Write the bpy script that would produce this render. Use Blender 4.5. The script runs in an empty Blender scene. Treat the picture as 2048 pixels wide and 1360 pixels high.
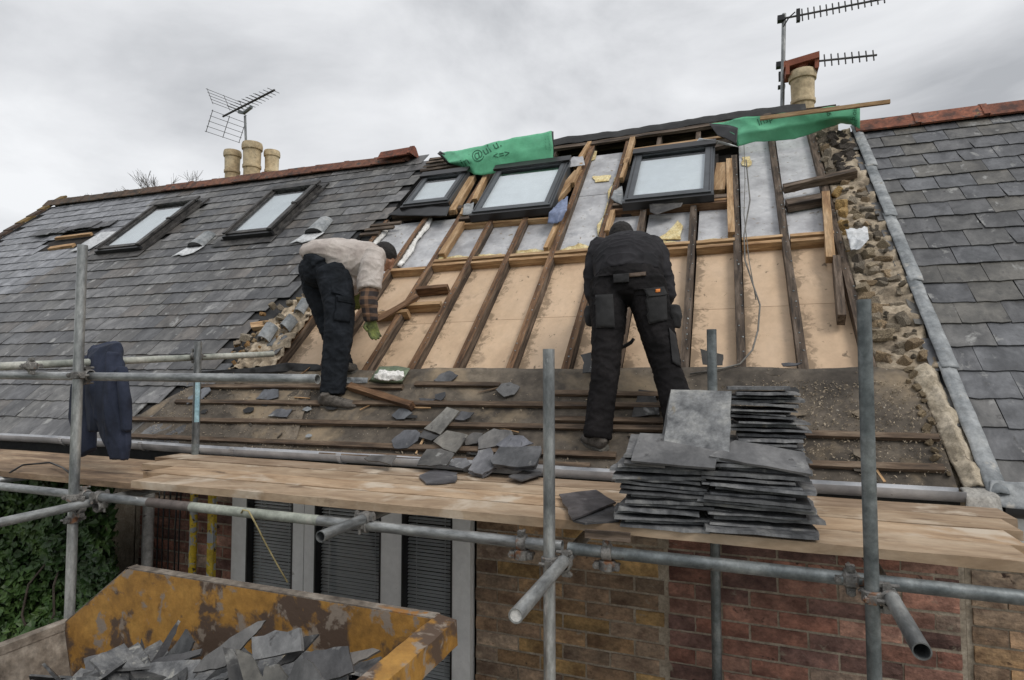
import bpy, math, random
from mathutils import Vector, Matrix, noise
random.seed(11)
R = math.radians
sc = bpy.context.scene
col = sc.collection
V = Vector

# ------------------------------------------------------------------ camera, world, sun, exposure
YAW, PITCH, FPX = R(20.515), R(2.792), 1200.0
CAM = V((0, 0, 2.75))
FW = V((-math.sin(YAW)*math.cos(PITCH), math.cos(YAW)*math.cos(PITCH), math.sin(PITCH)))
RT = V((math.cos(YAW), math.sin(YAW), 0))
UP = RT.cross(FW)
cd = bpy.data.cameras.new('camera'); cam = bpy.data.objects.new('camera', cd); col.objects.link(cam)
cd.sensor_width = 36; cd.lens = 36*FPX/2048; cd.clip_start = .05; cd.clip_end = 2000
cam.matrix_world = Matrix((( RT.x, UP.x, -FW.x, CAM.x), (RT.y, UP.y, -FW.y, CAM.y), (RT.z, UP.z, -FW.z, CAM.z), (0, 0, 0, 1)))
sc.camera = cam

SUN_EL, SUN_AZ = 48, 118          # elevation, and azimuth clockwise from +Y (to the right, slightly behind the camera)
w = bpy.data.worlds.new('World'); sc.world = w; w.use_nodes = True
nt = w.node_tree; nt.nodes.clear(); N = nt.nodes.new; L = nt.links.new
out = N('ShaderNodeOutputWorld'); bgs = N('ShaderNodeBackground'); bgc = N('ShaderNodeBackground'); mixs = N('ShaderNodeMixShader')
sky = N('ShaderNodeTexSky'); sky.sky_type = 'NISHITA'; sky.sun_disc = False
sky.sun_elevation = R(SUN_EL); sky.sun_rotation = R(SUN_AZ)
L(sky.outputs[0], bgs.inputs[0]); bgs.inputs[1].default_value = .1
tc = N('ShaderNodeTexCoord'); mp = N('ShaderNodeMapping'); mp.inputs['Scale'].default_value = (1, 1, 2.2)
mp.inputs['Location'].default_value = (3.1, 1.7, .4)
L(tc.outputs['Generated'], mp.inputs[0])
n1 = N('ShaderNodeTexNoise'); n1.inputs['Scale'].default_value = 1.7; n1.inputs['Detail'].default_value = 9; n1.inputs['Roughness'].default_value = .54
n1.inputs['Distortion'].default_value = .35
L(mp.outputs[0], n1.inputs['Vector'])
rp = N('ShaderNodeValToRGB'); e = rp.color_ramp.elements
e[0].position = .36; e[0].color = (.42, .432, .452, 1); e[1].position = .66; e[1].color = (.88, .89, .905, 1)
m_ = rp.color_ramp.elements.new(.5); m_.color = (.655, .665, .685, 1)
L(n1.outputs[0], rp.inputs[0])
sx = N('ShaderNodeSeparateXYZ'); L(tc.outputs['Generated'], sx.inputs[0])
mr = N('ShaderNodeMapRange'); mr.inputs[1].default_value = .0; mr.inputs[2].default_value = 1; mr.inputs[3].default_value = 1.0; mr.inputs[4].default_value = 1.35
L(sx.outputs[2], mr.inputs[0]); L(rp.outputs[0], bgc.inputs[0]); L(mr.outputs[0], bgc.inputs[1])
mixs.inputs[0].default_value = .94
L(bgs.outputs[0], mixs.inputs[1]); L(bgc.outputs[0], mixs.inputs[2]); L(mixs.outputs[0], out.inputs[0])
sd = bpy.data.lights.new('sun', 'SUN'); so = bpy.data.objects.new('sun', sd); col.objects.link(so)
sd.energy = 1.5; sd.angle = R(22); sd.color = (1, .955, .89)
sv = V((math.sin(R(SUN_AZ))*math.cos(R(SUN_EL)), math.cos(R(SUN_AZ))*math.cos(R(SUN_EL)), math.sin(R(SUN_EL))))
so.rotation_euler = sv.to_track_quat('Z', 'Y').to_euler()
vs = sc.view_settings; vs.view_transform = 'Standard'; vs.look = 'None'; vs.exposure = 0.0; vs.gamma = 1; vs.use_curve_mapping = False

# ------------------------------------------------------------------ geometry of the place
TH = R(43.59); YE = 3.52; ZE = 2.75 - .63*math.tan(TH)
SU = V((0, math.cos(TH), math.sin(TH))); NR = V((0, -math.sin(TH), math.cos(TH))); XA = V((1, 0, 0)); ZA = V((0, 0, 1)); YA = V((0, 1, 0))
def RP(x, s, h=0): return V((x, YE, ZE)) + SU*s + NR*h
def ray(px, py): return FW + RT*((px-1024)/FPX) - UP*((py-680)/FPX)
def onp(px, py, p0, n): d = ray(px, py); return CAM + d*((V(p0)-CAM).dot(n)/d.dot(n))
def onroof(px, py, h=0): return onp(px, py, RP(0, 0, h), NR)
def rs(px, py, h=0):
    p = onroof(px, py, h); return p.x, (p-RP(0, 0, h)).dot(SU)
def atY(px, py, Y): return onp(px, py, (0, Y, 0), YA)
def atZ(px, py, Z): return onp(px, py, (0, 0, Z), ZA)

# ------------------------------------------------------------------ object helpers
WM = {}
def tag(o, label=None, cat=None, group=None, kind=None):
    if label: o['label'] = label
    if cat: o['category'] = cat
    if group: o['group'] = group
    if kind: o['kind'] = kind
    return o
def place(o, M, parent=None):
    o.matrix_basis = M; WM[o.name] = M.copy()
    if parent:
        o.parent = parent; o.matrix_parent_inverse = WM[parent.name].inverted()
    return o
def link_mesh(name, me, parent=None, M=None):
    o = bpy.data.objects.new(name, me); col.objects.link(o)
    return place(o, M or Matrix(), parent)
def empty(name, loc, label, cat, group=None):
    o = bpy.data.objects.new(name, None); col.objects.link(o); o.empty_display_size = .1
    place(o, Matrix.Translation(V(loc))); return tag(o, label, cat, group)
class MB:
    def __init__(s): s.v = []; s.f = []; s.m = []
    def add(s, vs_, fs, mi=0):
        b = len(s.v); s.v += [V(q) for q in vs_]; s.f += [tuple(i+b for i in f) for f in fs]; s.m += [mi]*len(fs); return s
    def box(s, c, ax, hd, mi=0):
        c = V(c); vs_ = [c + ax[0]*hd[0]*i + ax[1]*hd[1]*j + ax[2]*hd[2]*k for i in (-1, 1) for j in (-1, 1) for k in (-1, 1)]
        fs = [(0,1,3,2),(4,6,7,5),(0,4,5,1),(2,3,7,6),(0,2,6,4),(1,5,7,3)]
        if ax[0].cross(ax[1]).dot(ax[2]) < 0: fs = [f[::-1] for f in fs]
        return s.add(vs_, fs, mi)
    def prism(s, pts, nrm, t, mi=0):            # polygon pts (CCW seen from nrm) is the top, extruded down by t
        n = len(pts); pts = [V(p) for p in pts]
        a = V((0, 0, 0))
        for i in range(n): a += (pts[i]-pts[0]).cross(pts[(i+1) % n]-pts[0])
        if a.dot(nrm) < 0: pts = pts[::-1]
        lo = [p - nrm*t for p in pts]
        return s.add(pts+lo, [tuple(range(n)), tuple(range(2*n-1, n-1, -1))] + [(i, i+n, (i+1) % n+n, (i+1) % n) for i in range(n)], mi)
    def tube(s, pts, r, n=8, mi=0, cap=True):
        pts = [V(p) for p in pts]; rr = r if isinstance(r, (list, tuple)) else [r]*len(pts); ref = None; b = []
        for i, p in enumerate(pts):
            t = (pts[min(i+1, len(pts)-1)] - pts[max(i-1, 0)]).normalized()
            if ref is None: ref = ZA if abs(t.z) < .9 else XA
            u = (ref - t*ref.dot(t)).normalized(); ref = u; q = t.cross(u)
            b += [p + (u*math.cos(2*math.pi*k/n) + q*math.sin(2*math.pi*k/n))*rr[i] for k in range(n)]
        fs = [(i*n+k, i*n+(k+1) % n, (i+1)*n+(k+1) % n, (i+1)*n+k) for i in range(len(pts)-1) for k in range(n)]
        if cap: fs += [tuple(range(n-1, -1, -1)), tuple((len(pts)-1)*n+k for k in range(n))]
        return s.add(b, fs, mi)
    def loft(s, secs, side, n=18, mi=0):         # secs: (centre, a, b) a along side, b across
        C_ = [V(q[0]) for q in secs]; side = V(side); b = []
        for i, (c, ra, rb) in enumerate(secs):
            t = (C_[min(i+1, len(C_)-1)] - C_[max(i-1, 0)]).normalized()
            u = (side - t*side.dot(t)).normalized(); q = t.cross(u)
            b += [V(c) + u*math.cos(2*math.pi*k/n)*ra + q*math.sin(2*math.pi*k/n)*rb for k in range(n)]
        m = len(secs); fs = [(i*n+k, i*n+(k+1) % n, (i+1)*n+(k+1) % n, (i+1)*n+k) for i in range(m-1) for k in range(n)]
        fs += [tuple(range(n-1, -1, -1)), tuple((m-1)*n+k for k in range(n))]
        return s.add(b, fs, mi)
    def ball(s, c, r, ax=(XA, YA, ZA), nu=14, nv=9, mi=0):
        r = r if isinstance(r, (list, tuple)) else (r, r, r); c = V(c)
        b = [c + ax[2]*r[2]]; 
        for j in range(1, nv):
            a = math.pi*j/nv
            b += [c + ax[0]*r[0]*math.sin(a)*math.cos(2*math.pi*k/nu) + ax[1]*r[1]*math.sin(a)*math.sin(2*math.pi*k/nu) + ax[2]*r[2]*math.cos(a) for k in range(nu)]
        b.append(c - ax[2]*r[2]); fs = [(0, 1+k, 1+(k+1) % nu) for k in range(nu)]
        for j in range(nv-2): fs += [(1+j*nu+k, 1+(j+1)*nu+k, 1+(j+1)*nu+(k+1) % nu, 1+j*nu+(k+1) % nu) for k in range(nu)]
        z = len(b)-1; fs += [(z, 1+(nv-2)*nu+(k+1) % nu, 1+(nv-2)*nu+k) for k in range(nu)]
        return s.add(b, fs, mi)
    def mesh(s, name, mats, smooth=False):
        me = bpy.data.meshes.new(name); me.from_pydata(s.v, [], s.f)
        for m in (mats if isinstance(mats, (list, tuple)) else [mats]): me.materials.append(m)
        if any(s.m): me.polygons.foreach_set('material_index', s.m)
        if smooth:
            me.polygons.foreach_set('use_smooth', [True]*len(me.polygons))
            if smooth == 'auto': me.set_sharp_from_angle(angle=R(40))
        return me
    def build(s, name, mats, parent=None, smooth=False): return link_mesh(name, s.mesh(name, mats, smooth), parent)

# ------------------------------------------------------------------ materials
def pmat(name, stops, scale=6, stretch=(1, 1, 1), detail=6, rough=.75, bump=.3, bscale=None, bdist=.004, metal=0, tint=None, jit=.12, spots=None, spots2=None, spec=.5, nrough=.6, lo=.36, hi=.64, coat=0, dist=0, fine=.28):
    m = bpy.data.materials.new(name); m.use_nodes = True; t = m.node_tree; N = t.nodes.new; L = t.links.new
    b = t.nodes['Principled BSDF']; b.inputs['Roughness'].default_value = rough; b.inputs['Metallic'].default_value = metal
    b.inputs['Specular IOR Level'].default_value = spec; b.inputs['Coat Weight'].default_value = coat
    tcn = N('ShaderNodeTexCoord'); oi = N('ShaderNodeObjectInfo')
    ad = N('ShaderNodeVectorMath'); ad.operation = 'MULTIPLY_ADD'; ad.inputs[1].default_value = (37, 53, 71)
    cmb = N('ShaderNodeCombineXYZ')
    for i in range(3): L(oi.outputs['Random'], cmb.inputs[i])
    L(cmb.outputs[0], ad.inputs[0]); L(tcn.outputs['Object'], ad.inputs[2])
    mp = N('ShaderNodeMapping'); mp.inputs['Scale'].default_value = stretch; L(ad.outputs[0], mp.inputs[0])
    def nz(sc_, det=detail, ro=nrough, di=0, vec=None):
        n = N('ShaderNodeTexNoise'); n.inputs['Scale'].default_value = sc_; n.inputs['Detail'].default_value = det; n.inputs['Roughness'].default_value = ro
        n.inputs['Distortion'].default_value = di; L(vec or mp.outputs[0], n.inputs['Vector']); return n.outputs[0]
    rp = N('ShaderNodeValToRGB'); el = rp.color_ramp.elements
    k = len(stops)
    for i in range(k-2): el.new(.5)
    for i, c in enumerate(stops): el[i].position = lo + (hi-lo)*i/max(1, k-1); el[i].color = (*c, 1)
    L(nz(scale, di=dist), rp.inputs[0]); c = rp.outputs[0]
    if fine:
        fr = N('ShaderNodeMapRange'); fr.inputs[1].default_value = .35; fr.inputs[2].default_value = .65; fr.inputs[3].default_value = 1-fine; fr.inputs[4].default_value = 1+fine
        L(nz(scale*5.3, 6, .7), fr.inputs[0]); fm = N('ShaderNodeHueSaturation'); L(fr.outputs[0], fm.inputs['Value']); L(c, fm.inputs['Color']); c = fm.outputs[0]
    def mul(a, bb):
        x = N('ShaderNodeMix'); x.data_type = 'RGBA'; x.blend_type = 'MULTIPLY'; x.inputs[0].default_value = 1; L(a, x.inputs[6]); L(bb, x.inputs[7]); return x.outputs[2]
    if tint == 'obj': c = mul(c, oi.outputs['Color'])
    if tint == 'attr':
        at = N('ShaderNodeAttribute'); at.attribute_name = 'tint'; c = mul(c, at.outputs['Color'])
    if jit:
        h = N('ShaderNodeMapRange'); h.inputs[3].default_value = 1-jit; h.inputs[4].default_value = 1+jit; L(oi.outputs['Random'], h.inputs[0])
        hs = N('ShaderNodeHueSaturation'); L(h.outputs[0], hs.inputs['Value']); L(c, hs.inputs['Color']); c = hs.outputs[0]
    for sp in (spots, spots2):
        if sp:
            cc, s0, thr, wd = sp[:4]; mr = N('ShaderNodeMapRange'); mr.inputs[1].default_value = thr; mr.inputs[2].default_value = thr+wd
            L(nz(s0, 5, .62, .3, vec=(mp.outputs[0] if len(sp) < 5 else ad.outputs[0])), mr.inputs[0])
            x = N('ShaderNodeMix'); x.data_type = 'RGBA'; L(mr.outputs[0], x.inputs[0]); L(c, x.inputs[6]); x.inputs[7].default_value = (*cc, 1); c = x.outputs[2]
    L(c, b.inputs['Base Color'])
    if bump:
        bp = N('ShaderNodeBump'); bp.inputs['Strength'].default_value = bump; bp.inputs['Distance'].default_value = bdist
        L(nz(bscale or scale*4, 8, .65), bp.inputs['Height']); L(bp.outputs[0], b.inputs['Normal'])
    return m
SL = [(.48, .48, .485), (.82, .815, .81), (1.24, 1.225, 1.20)]
slate_kw = dict(scale=6, stretch=(1.2, .8, 1), fine=.15, rough=.44, bump=.55, bscale=16, bdist=.005, spots=((.29, .29, .28), 7, .61, .09), spots2=((.04, .038, .037), 13, .61, .1), jit=.12, dist=.5)
M_slate = pmat('slate', SL, tint='obj', **slate_kw)
M_slate_s = pmat('slate_far', SL, tint='attr', **slate_kw)
M_slate_edge = pmat('slate_stack', [(.06, .062, .066), (.13, .133, .137), (.21, .21, .205)], tint='obj', scale=9, rough=.6, bump=.8, bscale=26, bdist=.004, spots=((.30, .295, .27), 12, .62, .08), spots2=((.19, .16, .11), 6, .66, .06), jit=.2)
M_rafter = pmat('old_timber', [(.028, .02, .015), (.085, .06, .042), (.17, .13, .10)], scale=3.2, stretch=(1, 9, 9), rough=.85, bump=.6, bscale=7, jit=.18, spots=((.33, .30, .26), 26, .69, .05, 1))
M_raftside = pmat('old_timber_warm', [(.06, .03, .014), (.14, .075, .038), (.22, .13, .07)], scale=3.2, stretch=(1, 9, 9), rough=.85, bump=.5, bscale=7, jit=.18)
M_pine = pmat('new_pine', [(.25, .14, .065), (.40, .25, .125), (.52, .36, .21)], scale=2.5, stretch=(1, 9, 9), rough=.75, bump=.25, jit=.14, spots=((.16, .08, .035), 9, .68, .05))
M_batten = pmat('batten_timber', [(.05, .034, .023), (.11, .074, .048), (.18, .132, .092)], scale=3, stretch=(1, 8, 8), rough=.85, bump=.4, jit=.2)
M_board = pmat('scaffold_board', [(.30, .215, .14), (.42, .32, .225), (.51, .41, .305)], scale=1.6, stretch=(1.5, 4, 4), tint='obj', dist=.4, fine=.12, rough=.8, bump=.55, bscale=5, jit=.12, spots=((.17, .115, .07), 2.6, .60, .10), spots2=((.56, .475, .375), 2.6, .55, .12, 1), detail=9)
M_ply = pmat('weathered_ply', [(.13, .082, .05), (.25, .17, .105), (.36, .265, .175)], scale=1.5, stretch=(1, 3, 3), rough=.85, bump=.4, spots=((.12, .08, .05), 3, .6, .1), detail=9)
M_cream = pmat('cream_insulation', [(.50, .355, .235), (.60, .435, .29), (.63, .465, .32)], scale=1.8, stretch=(1.3, 1, 1), rough=.7, bump=.15, bscale=12, jit=.05, spots=((.20, .145, .095), 9, .645, .05), spots2=((.33, .24, .16), 2.6, .61, .12), detail=8, fine=.07)
def edge_dirt(m, colr, side=0):
    # dried dirt washed down one side of each board, a stain with a ragged shape of its own
    t = m.node_tree; N = t.nodes.new; L = t.links.new; b = t.nodes['Principled BSDF']; src = b.inputs['Base Color'].links[0].from_socket
    tcn = N('ShaderNodeTexCoord'); sp = N('ShaderNodeSeparateXYZ'); L(tcn.outputs['Generated'], sp.inputs[0])
    n = N('ShaderNodeTexNoise'); n.inputs['Scale'].default_value = 13; n.inputs['Detail'].default_value = 9; n.inputs['Roughness'].default_value = .72; n.inputs['Distortion'].default_value = .6; L(tcn.outputs['Object'], n.inputs['Vector'])
    n2 = N('ShaderNodeTexNoise'); n2.inputs['Scale'].default_value = 2.3; L(tcn.outputs['Object'], n2.inputs['Vector'])
    r = N('ShaderNodeMapRange'); r.inputs[1].default_value = .0; r.inputs[2].default_value = .5; r.inputs[3].default_value = .15; r.inputs[4].default_value = -.12; L(sp.outputs[0], r.inputs[0])
    a = N('ShaderNodeMath'); a.operation = 'ADD'; L(n.outputs[0], a.inputs[0]); L(r.outputs[0], a.inputs[1])
    a2 = N('ShaderNodeMath'); a2.operation = 'MULTIPLY_ADD'; a2.inputs[1].default_value = .5; L(n2.outputs[0], a2.inputs[0]); L(a.outputs[0], a2.inputs[2])
    k = N('ShaderNodeMapRange'); k.inputs[1].default_value = .80; k.inputs[2].default_value = .90; k.inputs[4].default_value = .75; L(a2.outputs[0], k.inputs[0])
    x = N('ShaderNodeMix'); x.data_type = 'RGBA'; L(k.outputs[0], x.inputs[0]); L(src, x.inputs[6]); x.inputs[7].default_value = (*colr, 1); L(x.outputs[2], b.inputs['Base Color'])
edge_dirt(M_cream, (.21, .15, .095))
M_foil = pmat('foil_insulation', [(.36, .36, .375), (.50, .505, .52), (.60, .60, .61)], scale=3, rough=.5, bump=.3, bscale=9, jit=.06, spots=((.26, .22, .17), 18, .62, .05), spots2=((.30, .31, .34), 3, .58, .14), metal=.1, fine=.1)
M_foam = pmat('yellow_foam', [(.46, .34, .15), (.66, .54, .28), (.76, .67, .42)], scale=14, rough=.9, bump=1, bscale=30, bdist=.01)
M_felt = pmat('roofing_felt', [(.06, .050, .040), (.115, .096, .076), (.18, .148, .112)], scale=2.6, rough=.9, bump=.7, bscale=24, bdist=.006, spots=((.29, .225, .15), 1.7, .54, .14), spots2=((.42, .38, .32), 42, .69, .03), detail=9)
M_black = pmat('black_felt', [(.012, .012, .013), (.03, .03, .03)], rough=.7, bump=.3)
M_galv = pmat('galvanised_steel', [(.17, .18, .185), (.29, .30, .30), (.44, .45, .44)], scale=9, stretch=(1, 1, .35), rough=.42, bump=.2, bscale=60, bdist=.001, metal=.55, jit=.14, spots=((.20, .17, .14), 10, .68, .05), spots2=((.66, .67, .66), 17, .64, .06))
M_galvd = pmat('dull_steel', [(.11, .125, .13), (.18, .20, .205), (.28, .30, .30)], scale=6, rough=.45, bump=.2, bscale=50, bdist=.001, metal=.5, jit=.1, spots=((.10, .07, .05), 8, .68, .05))
M_coup = pmat('coupler_steel', [(.13, .125, .12), (.26, .25, .235)], scale=20, rough=.55, metal=.4, bump=.4, spots=((.22, .11, .06), 16, .6, .08))
M_frame = pmat('skylight_metal', [(.075, .082, .09), (.10, .108, .118)], scale=5, rough=.38, bump=.05, metal=.3, jit=.05, fine=.05)
M_frameo = pmat('old_skylight_metal', [(.022, .021, .021), (.05, .047, .045), (.09, .085, .08)], scale=8, stretch=(1, 1, 1), rough=.5, bump=.4, metal=.1, jit=.05)
M_blackp = pmat('black_plastic', [(.012, .012, .013), (.022, .022, .024)], rough=.35, bump=.05, fine=.05)
M_glassback = pmat('bright_glass_backing', [(.80, .82, .84), (.86, .875, .885)], scale=1.5, rough=.6, bump=0, fine=.05)
M_lead = pmat('lead_sheet', [(.15, .165, .175), (.24, .255, .265), (.34, .355, .36)], scale=5, rough=.6, bump=.6, bscale=9, bdist=.012, spots=((.46, .44, .40), 7, .62, .08), spots2=((.20, .17, .13), 20, .68, .04), jit=.05)
M_mortar = pmat('tan_mortar', [(.20, .16, .115), (.38, .31, .225), (.50, .42, .315)], scale=7, rough=.95, bump=1, bscale=26, bdist=.012, jit=.12, spots=((.13, .105, .08), 12, .63, .06))
M_stone = pmat('party_wall_stone', [(.11, .09, .07), (.25, .215, .17), (.42, .37, .30)], scale=14, rough=.95, bump=1, bscale=30, bdist=.012, tint='obj', jit=.22, spots=((.06, .05, .04), 12, .62, .07))
M_red = pmat('red_ridge_clay', [(.07, .045, .038), (.17, .082, .055), (.26, .125, .08)], scale=9, rough=.85, bump=.5, tint='obj', jit=.16, spots=((.06, .055, .05), 9, .56, .1), spots2=((.5, .36, .10), 14, .70, .04))
M_pot = pmat('buff_pot', [(.36, .27, .16), (.50, .395, .245), (.57, .47, .31)], scale=3, rough=.8, bump=.25, spots=((.16, .13, .09), 8, .64, .07), jit=.08)
M_terra = pmat('terracotta', [(.22, .07, .042), (.31, .105, .062)], scale=5, rough=.8, fine=.05)
M_green = pmat('green_membrane', [(.09, .37, .20), (.125, .47, .265), (.16, .52, .31)], scale=1.6, rough=.55, bump=.35, bscale=7, bdist=.02, jit=.03, fine=.08)
M_print = pmat('green_print', [(.012, .10, .05), (.015, .12, .06)], rough=.6, bump=0)
M_whitep = pmat('white_upvc', [(.78, .79, .79), (.86, .87, .87)], scale=4, rough=.4, bump=.05, jit=.03, spots=((.35, .34, .32), 8, .68, .06), fine=.05)
M_gutter = pmat('grey_gutter', [(.30, .31, .33), (.46, .47, .49), (.62, .63, .65)], scale=3, rough=.45, bump=.1, jit=.03, spots=((.16, .14, .12), 9, .66, .06), fine=.05)
M_brick = pmat('brick_face', [(.55, .5, .5), (.9, .9, .9), (1.35, 1.3, 1.25)], tint='obj', scale=7, stretch=(1, 1, 1.4), rough=.92, bump=1, bscale=26, bdist=.012, jit=.22, spots=((.30, .26, .20), 9, .63, .08), spots2=((.05, .028, .022), 12, .64, .06))
M_joint = pmat('mortar_joint', [(.28, .235, .18), (.42, .365, .29)], scale=10, rough=.95, bump=.8, bscale=40, bdist=.004)
M_conc = pmat('concrete', [(.26, .25, .23), (.40, .385, .355)], scale=14, rough=.95, bump=.5, bscale=60)
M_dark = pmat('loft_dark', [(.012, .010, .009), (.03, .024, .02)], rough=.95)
M_slat = pmat('blind_slats', [(.55, .56, .57), (.64, .65, .66)], scale=2, rough=.5, bump=0, fine=.05)
M_skip = pmat('skip_yellow', [(.23, .12, .03), (.36, .185, .04), (.43, .235, .055)], scale=3, rough=.6, bump=.7, bscale=14, bdist=.006, spots=((.10, .065, .045), 4.5, .50, .06), spots2=((.27, .22, .175), 7, .555, .05), detail=9, nrough=.75, fine=.2)
M_skipr = pmat('skip_rusty', [(.085, .068, .055), (.19, .16, .13), (.33, .29, .245)], scale=6, rough=.85, bump=.9, bscale=22, bdist=.006, spots=((.32, .15, .04), 5, .63, .05), detail=8)
M_leaf = pmat('ivy_leaf', [(.012, .03, .010), (.045, .095, .024), (.13, .21, .055)], scale=1.3, rough=.45, bump=0, jit=0, detail=10, nrough=.9)
M_bark = pmat('bark', [(.06, .045, .035), (.12, .1, .08)], rough=.9)
M_ground = pmat('paving', [(.24, .225, .20), (.38, .355, .32)], scale=2, rough=.95)
M_grass = pmat('lawn', [(.03, .05, .015), (.06, .09, .03)], scale=1, rough=1)
M_yel = pmat('yellow_painted_steel', [(.48, .33, .015), (.62, .45, .03)], scale=8, rough=.5, spots=((.33, .35, .36), 13, .53, .03), spots2=((.05, .04, .03), 24, .62, .03))
M_wpost = pmat('white_painted_post', [(.50, .50, .49), (.62, .62, .60)], scale=5, rough=.5, spots=((.03, .03, .03), 17, .68, .02))
M_cable = pmat('grey_cable', [(.10, .095, .085), (.2, .19, .17)], rough=.6)
M_rope = pmat('yellow_rope', [(.30, .25, .12), (.45, .38, .2)], rough=.9)
M_paper = pmat('pale_sheet', [(.50, .52, .54), (.68, .69, .70)], scale=4, rough=.5, bump=.3)
M_bluef = pmat('blue_film', [(.10, .13, .22), (.20, .24, .36)], scale=4, rough=.55, bump=.3)
M_white = pmat('white_filler', [(.60, .59, .56), (.80, .79, .77)], scale=14, rough=.8, bump=.6)
M_skin = pmat('skin', [(.33, .17, .11), (.45, .25, .17)], scale=9, rough=.55, bump=.1, jit=0)
M_hair = pmat('dark_hair', [(.006, .005, .005), (.02, .017, .015)], scale=60, rough=.8, bump=1, bscale=130, jit=0)
M_navyt = pmat('black_work_trousers', [(.009, .011, .014), (.015, .018, .023), (.024, .028, .035)], scale=7, rough=.85, bump=.4, bscale=14, bdist=.02, jit=0, spots=((.16, .155, .15), 26, .74, .02), spec=.15, fine=.06)
M_tee = pmat('pale_tshirt', [(.36, .31, .285), (.47, .42, .385), (.54, .49, .455)], scale=6, rough=.9, bump=.5, bscale=10, bdist=.025, jit=0, fine=.06)
M_blk = pmat('black_jacket', [(.014, .014, .016), (.023, .022, .025), (.034, .033, .037)], scale=5, rough=.75, bump=.4, bscale=10, bdist=.02, jit=0, spec=.15, fine=.06)
M_blk2 = pmat('black_trousers', [(.008, .0075, .008), (.0135, .0125, .0135), (.022, .020, .021)], scale=6, rough=.85, bump=.4, bscale=12, bdist=.02, jit=0, spots=((.20, .19, .18), 28, .74, .02), spec=.15, fine=.06)
M_boot = pmat('worn_boot', [(.05, .043, .036), (.13, .115, .10)], scale=22, rough=.85, bump=.5)
M_sole = pmat('boot_sole', [(.10, .095, .085), (.17, .16, .14)], scale=20, rough=.9)
M_glove = pmat('green_glove', [(.04, .05, .02), (.17, .20, .05)], scale=14, rough=.8)
M_belt = pmat('belt', [(.05, .032, .02), (.10, .06, .035)], rough=.6)
M_orange = pmat('orange_tag', [(.60, .17, .03), (.75, .25, .05)], rough=.6, fine=.05)
M_navy = pmat('navy_cloth', [(.010, .014, .028), (.018, .025, .048), (.03, .038, .068)], scale=5, rough=.9, bump=.4, bscale=12, bdist=.02, jit=0, fine=.06)
def plaid():
    m = bpy.data.materials.new('plaid_cloth'); m.use_nodes = True; t = m.node_tree; N = t.nodes.new; L = t.links.new; b = t.nodes['Principled BSDF']; b.inputs['Roughness'].default_value = .9
    tcn = N('ShaderNodeTexCoord'); acc = None
    for ax, sc_ in (('Z', 30), ('X', 26)):
        wv = N('ShaderNodeTexWave'); wv.bands_direction = ax; wv.inputs['Scale'].default_value = sc_*.16; wv.inputs['Distortion'].default_value = .6; L(tcn.outputs['Object'], wv.inputs[0])
        r = N('ShaderNodeValToRGB'); r.color_ramp.elements[0].position = .55; r.color_ramp.elements[0].color = (.02, .016, .016, 1); r.color_ramp.elements[1].position = .8; r.color_ramp.elements[1].color = (.13, .075, .045, 1); L(wv.outputs[0], r.inputs[0])
        if acc is None: acc = r.outputs[0]
        else:
            x = N('ShaderNodeMix'); x.data_type = 'RGBA'; x.blend_type = 'ADD'; x.inputs[0].default_value = .8; L(acc, x.inputs[6]); L(r.outputs[0], x.inputs[7]); acc = x.outputs[2]
    L(acc, b.inputs['Base Color']); return m
M_plaid = plaid()
def glassmat(name, tcol, ior=1.7):
    m = bpy.data.materials.new(name); m.use_nodes = True; t = m.node_tree; N = t.nodes.new; L = t.links.new; t.nodes.remove(t.nodes['Principled BSDF'])
    fr = N('ShaderNodeFresnel'); fr.inputs[0].default_value = ior; tr = N('ShaderNodeBsdfTransparent'); tr.inputs[0].default_value = (*tcol, 1)
    gl = N('ShaderNodeBsdfGlossy'); gl.inputs['Roughness'].default_value = .02; mx = N('ShaderNodeMixShader')
    ge = N('ShaderNodeNewGeometry'); iv = N('ShaderNodeMath'); iv.operation = 'SUBTRACT'; iv.inputs[0].default_value = 1; L(ge.outputs['Backfacing'], iv.inputs[1])
    mm = N('ShaderNodeMath'); mm.operation = 'MULTIPLY'; L(fr.outputs[0], mm.inputs[0]); L(iv.outputs[0], mm.inputs[1])
    L(mm.outputs[0], mx.inputs[0]); L(tr.outputs[0], mx.inputs[1]); L(gl.outputs[0], mx.inputs[2]); L(mx.outputs[0], t.nodes['Material Output'].inputs[0]); return m
M_glass = glassmat('roof_glass', (.93, .95, .96)); M_wglass = glassmat('window_glass', (.93, .94, .94), 1.45)

# ------------------------------------------------------------------ generic builders
def timber(name, a, b, w_, h_, up, mat, parent=None, seg=5, jit=.0015, top=None):
    a, b = V(a), V(b); x = (b-a); ln = x.length; x.normalize(); up = V(up); z = (up - x*up.dot(x)).normalized(); y = z.cross(x)
    M = Matrix(((x.x, y.x, z.x, a.x), (x.y, y.y, z.y, a.y), (x.z, y.z, z.z, a.z), (0, 0, 0, 1)))
    mb = MB(); vv = []
    for i in range(seg+1):
        for (p, q) in ((-1, -1), (1, -1), (1, 1), (-1, 1)):
            vv.append(V((ln*i/seg, p*w_/2+random.uniform(-jit, jit), q*h_/2+random.uniform(-jit, jit))))
    mb.add(vv, [(i*4+k, (i+1)*4+k, (i+1)*4+(k+1) % 4, i*4+(k+1) % 4)[::-1] for i in range(seg) for k in range(4)] + [(0, 1, 2, 3)[::-1], tuple(seg*4+k for k in range(4))])
    if top:
        mb.m = [1 if (i < seg*4 and i % 4 in (1, 3)) else 0 for i in range(len(mb.f))]; mats = [mat, top]
    else: mats = [mat]
    return link_mesh(name, mb.mesh(name, mats), parent, M)
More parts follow.
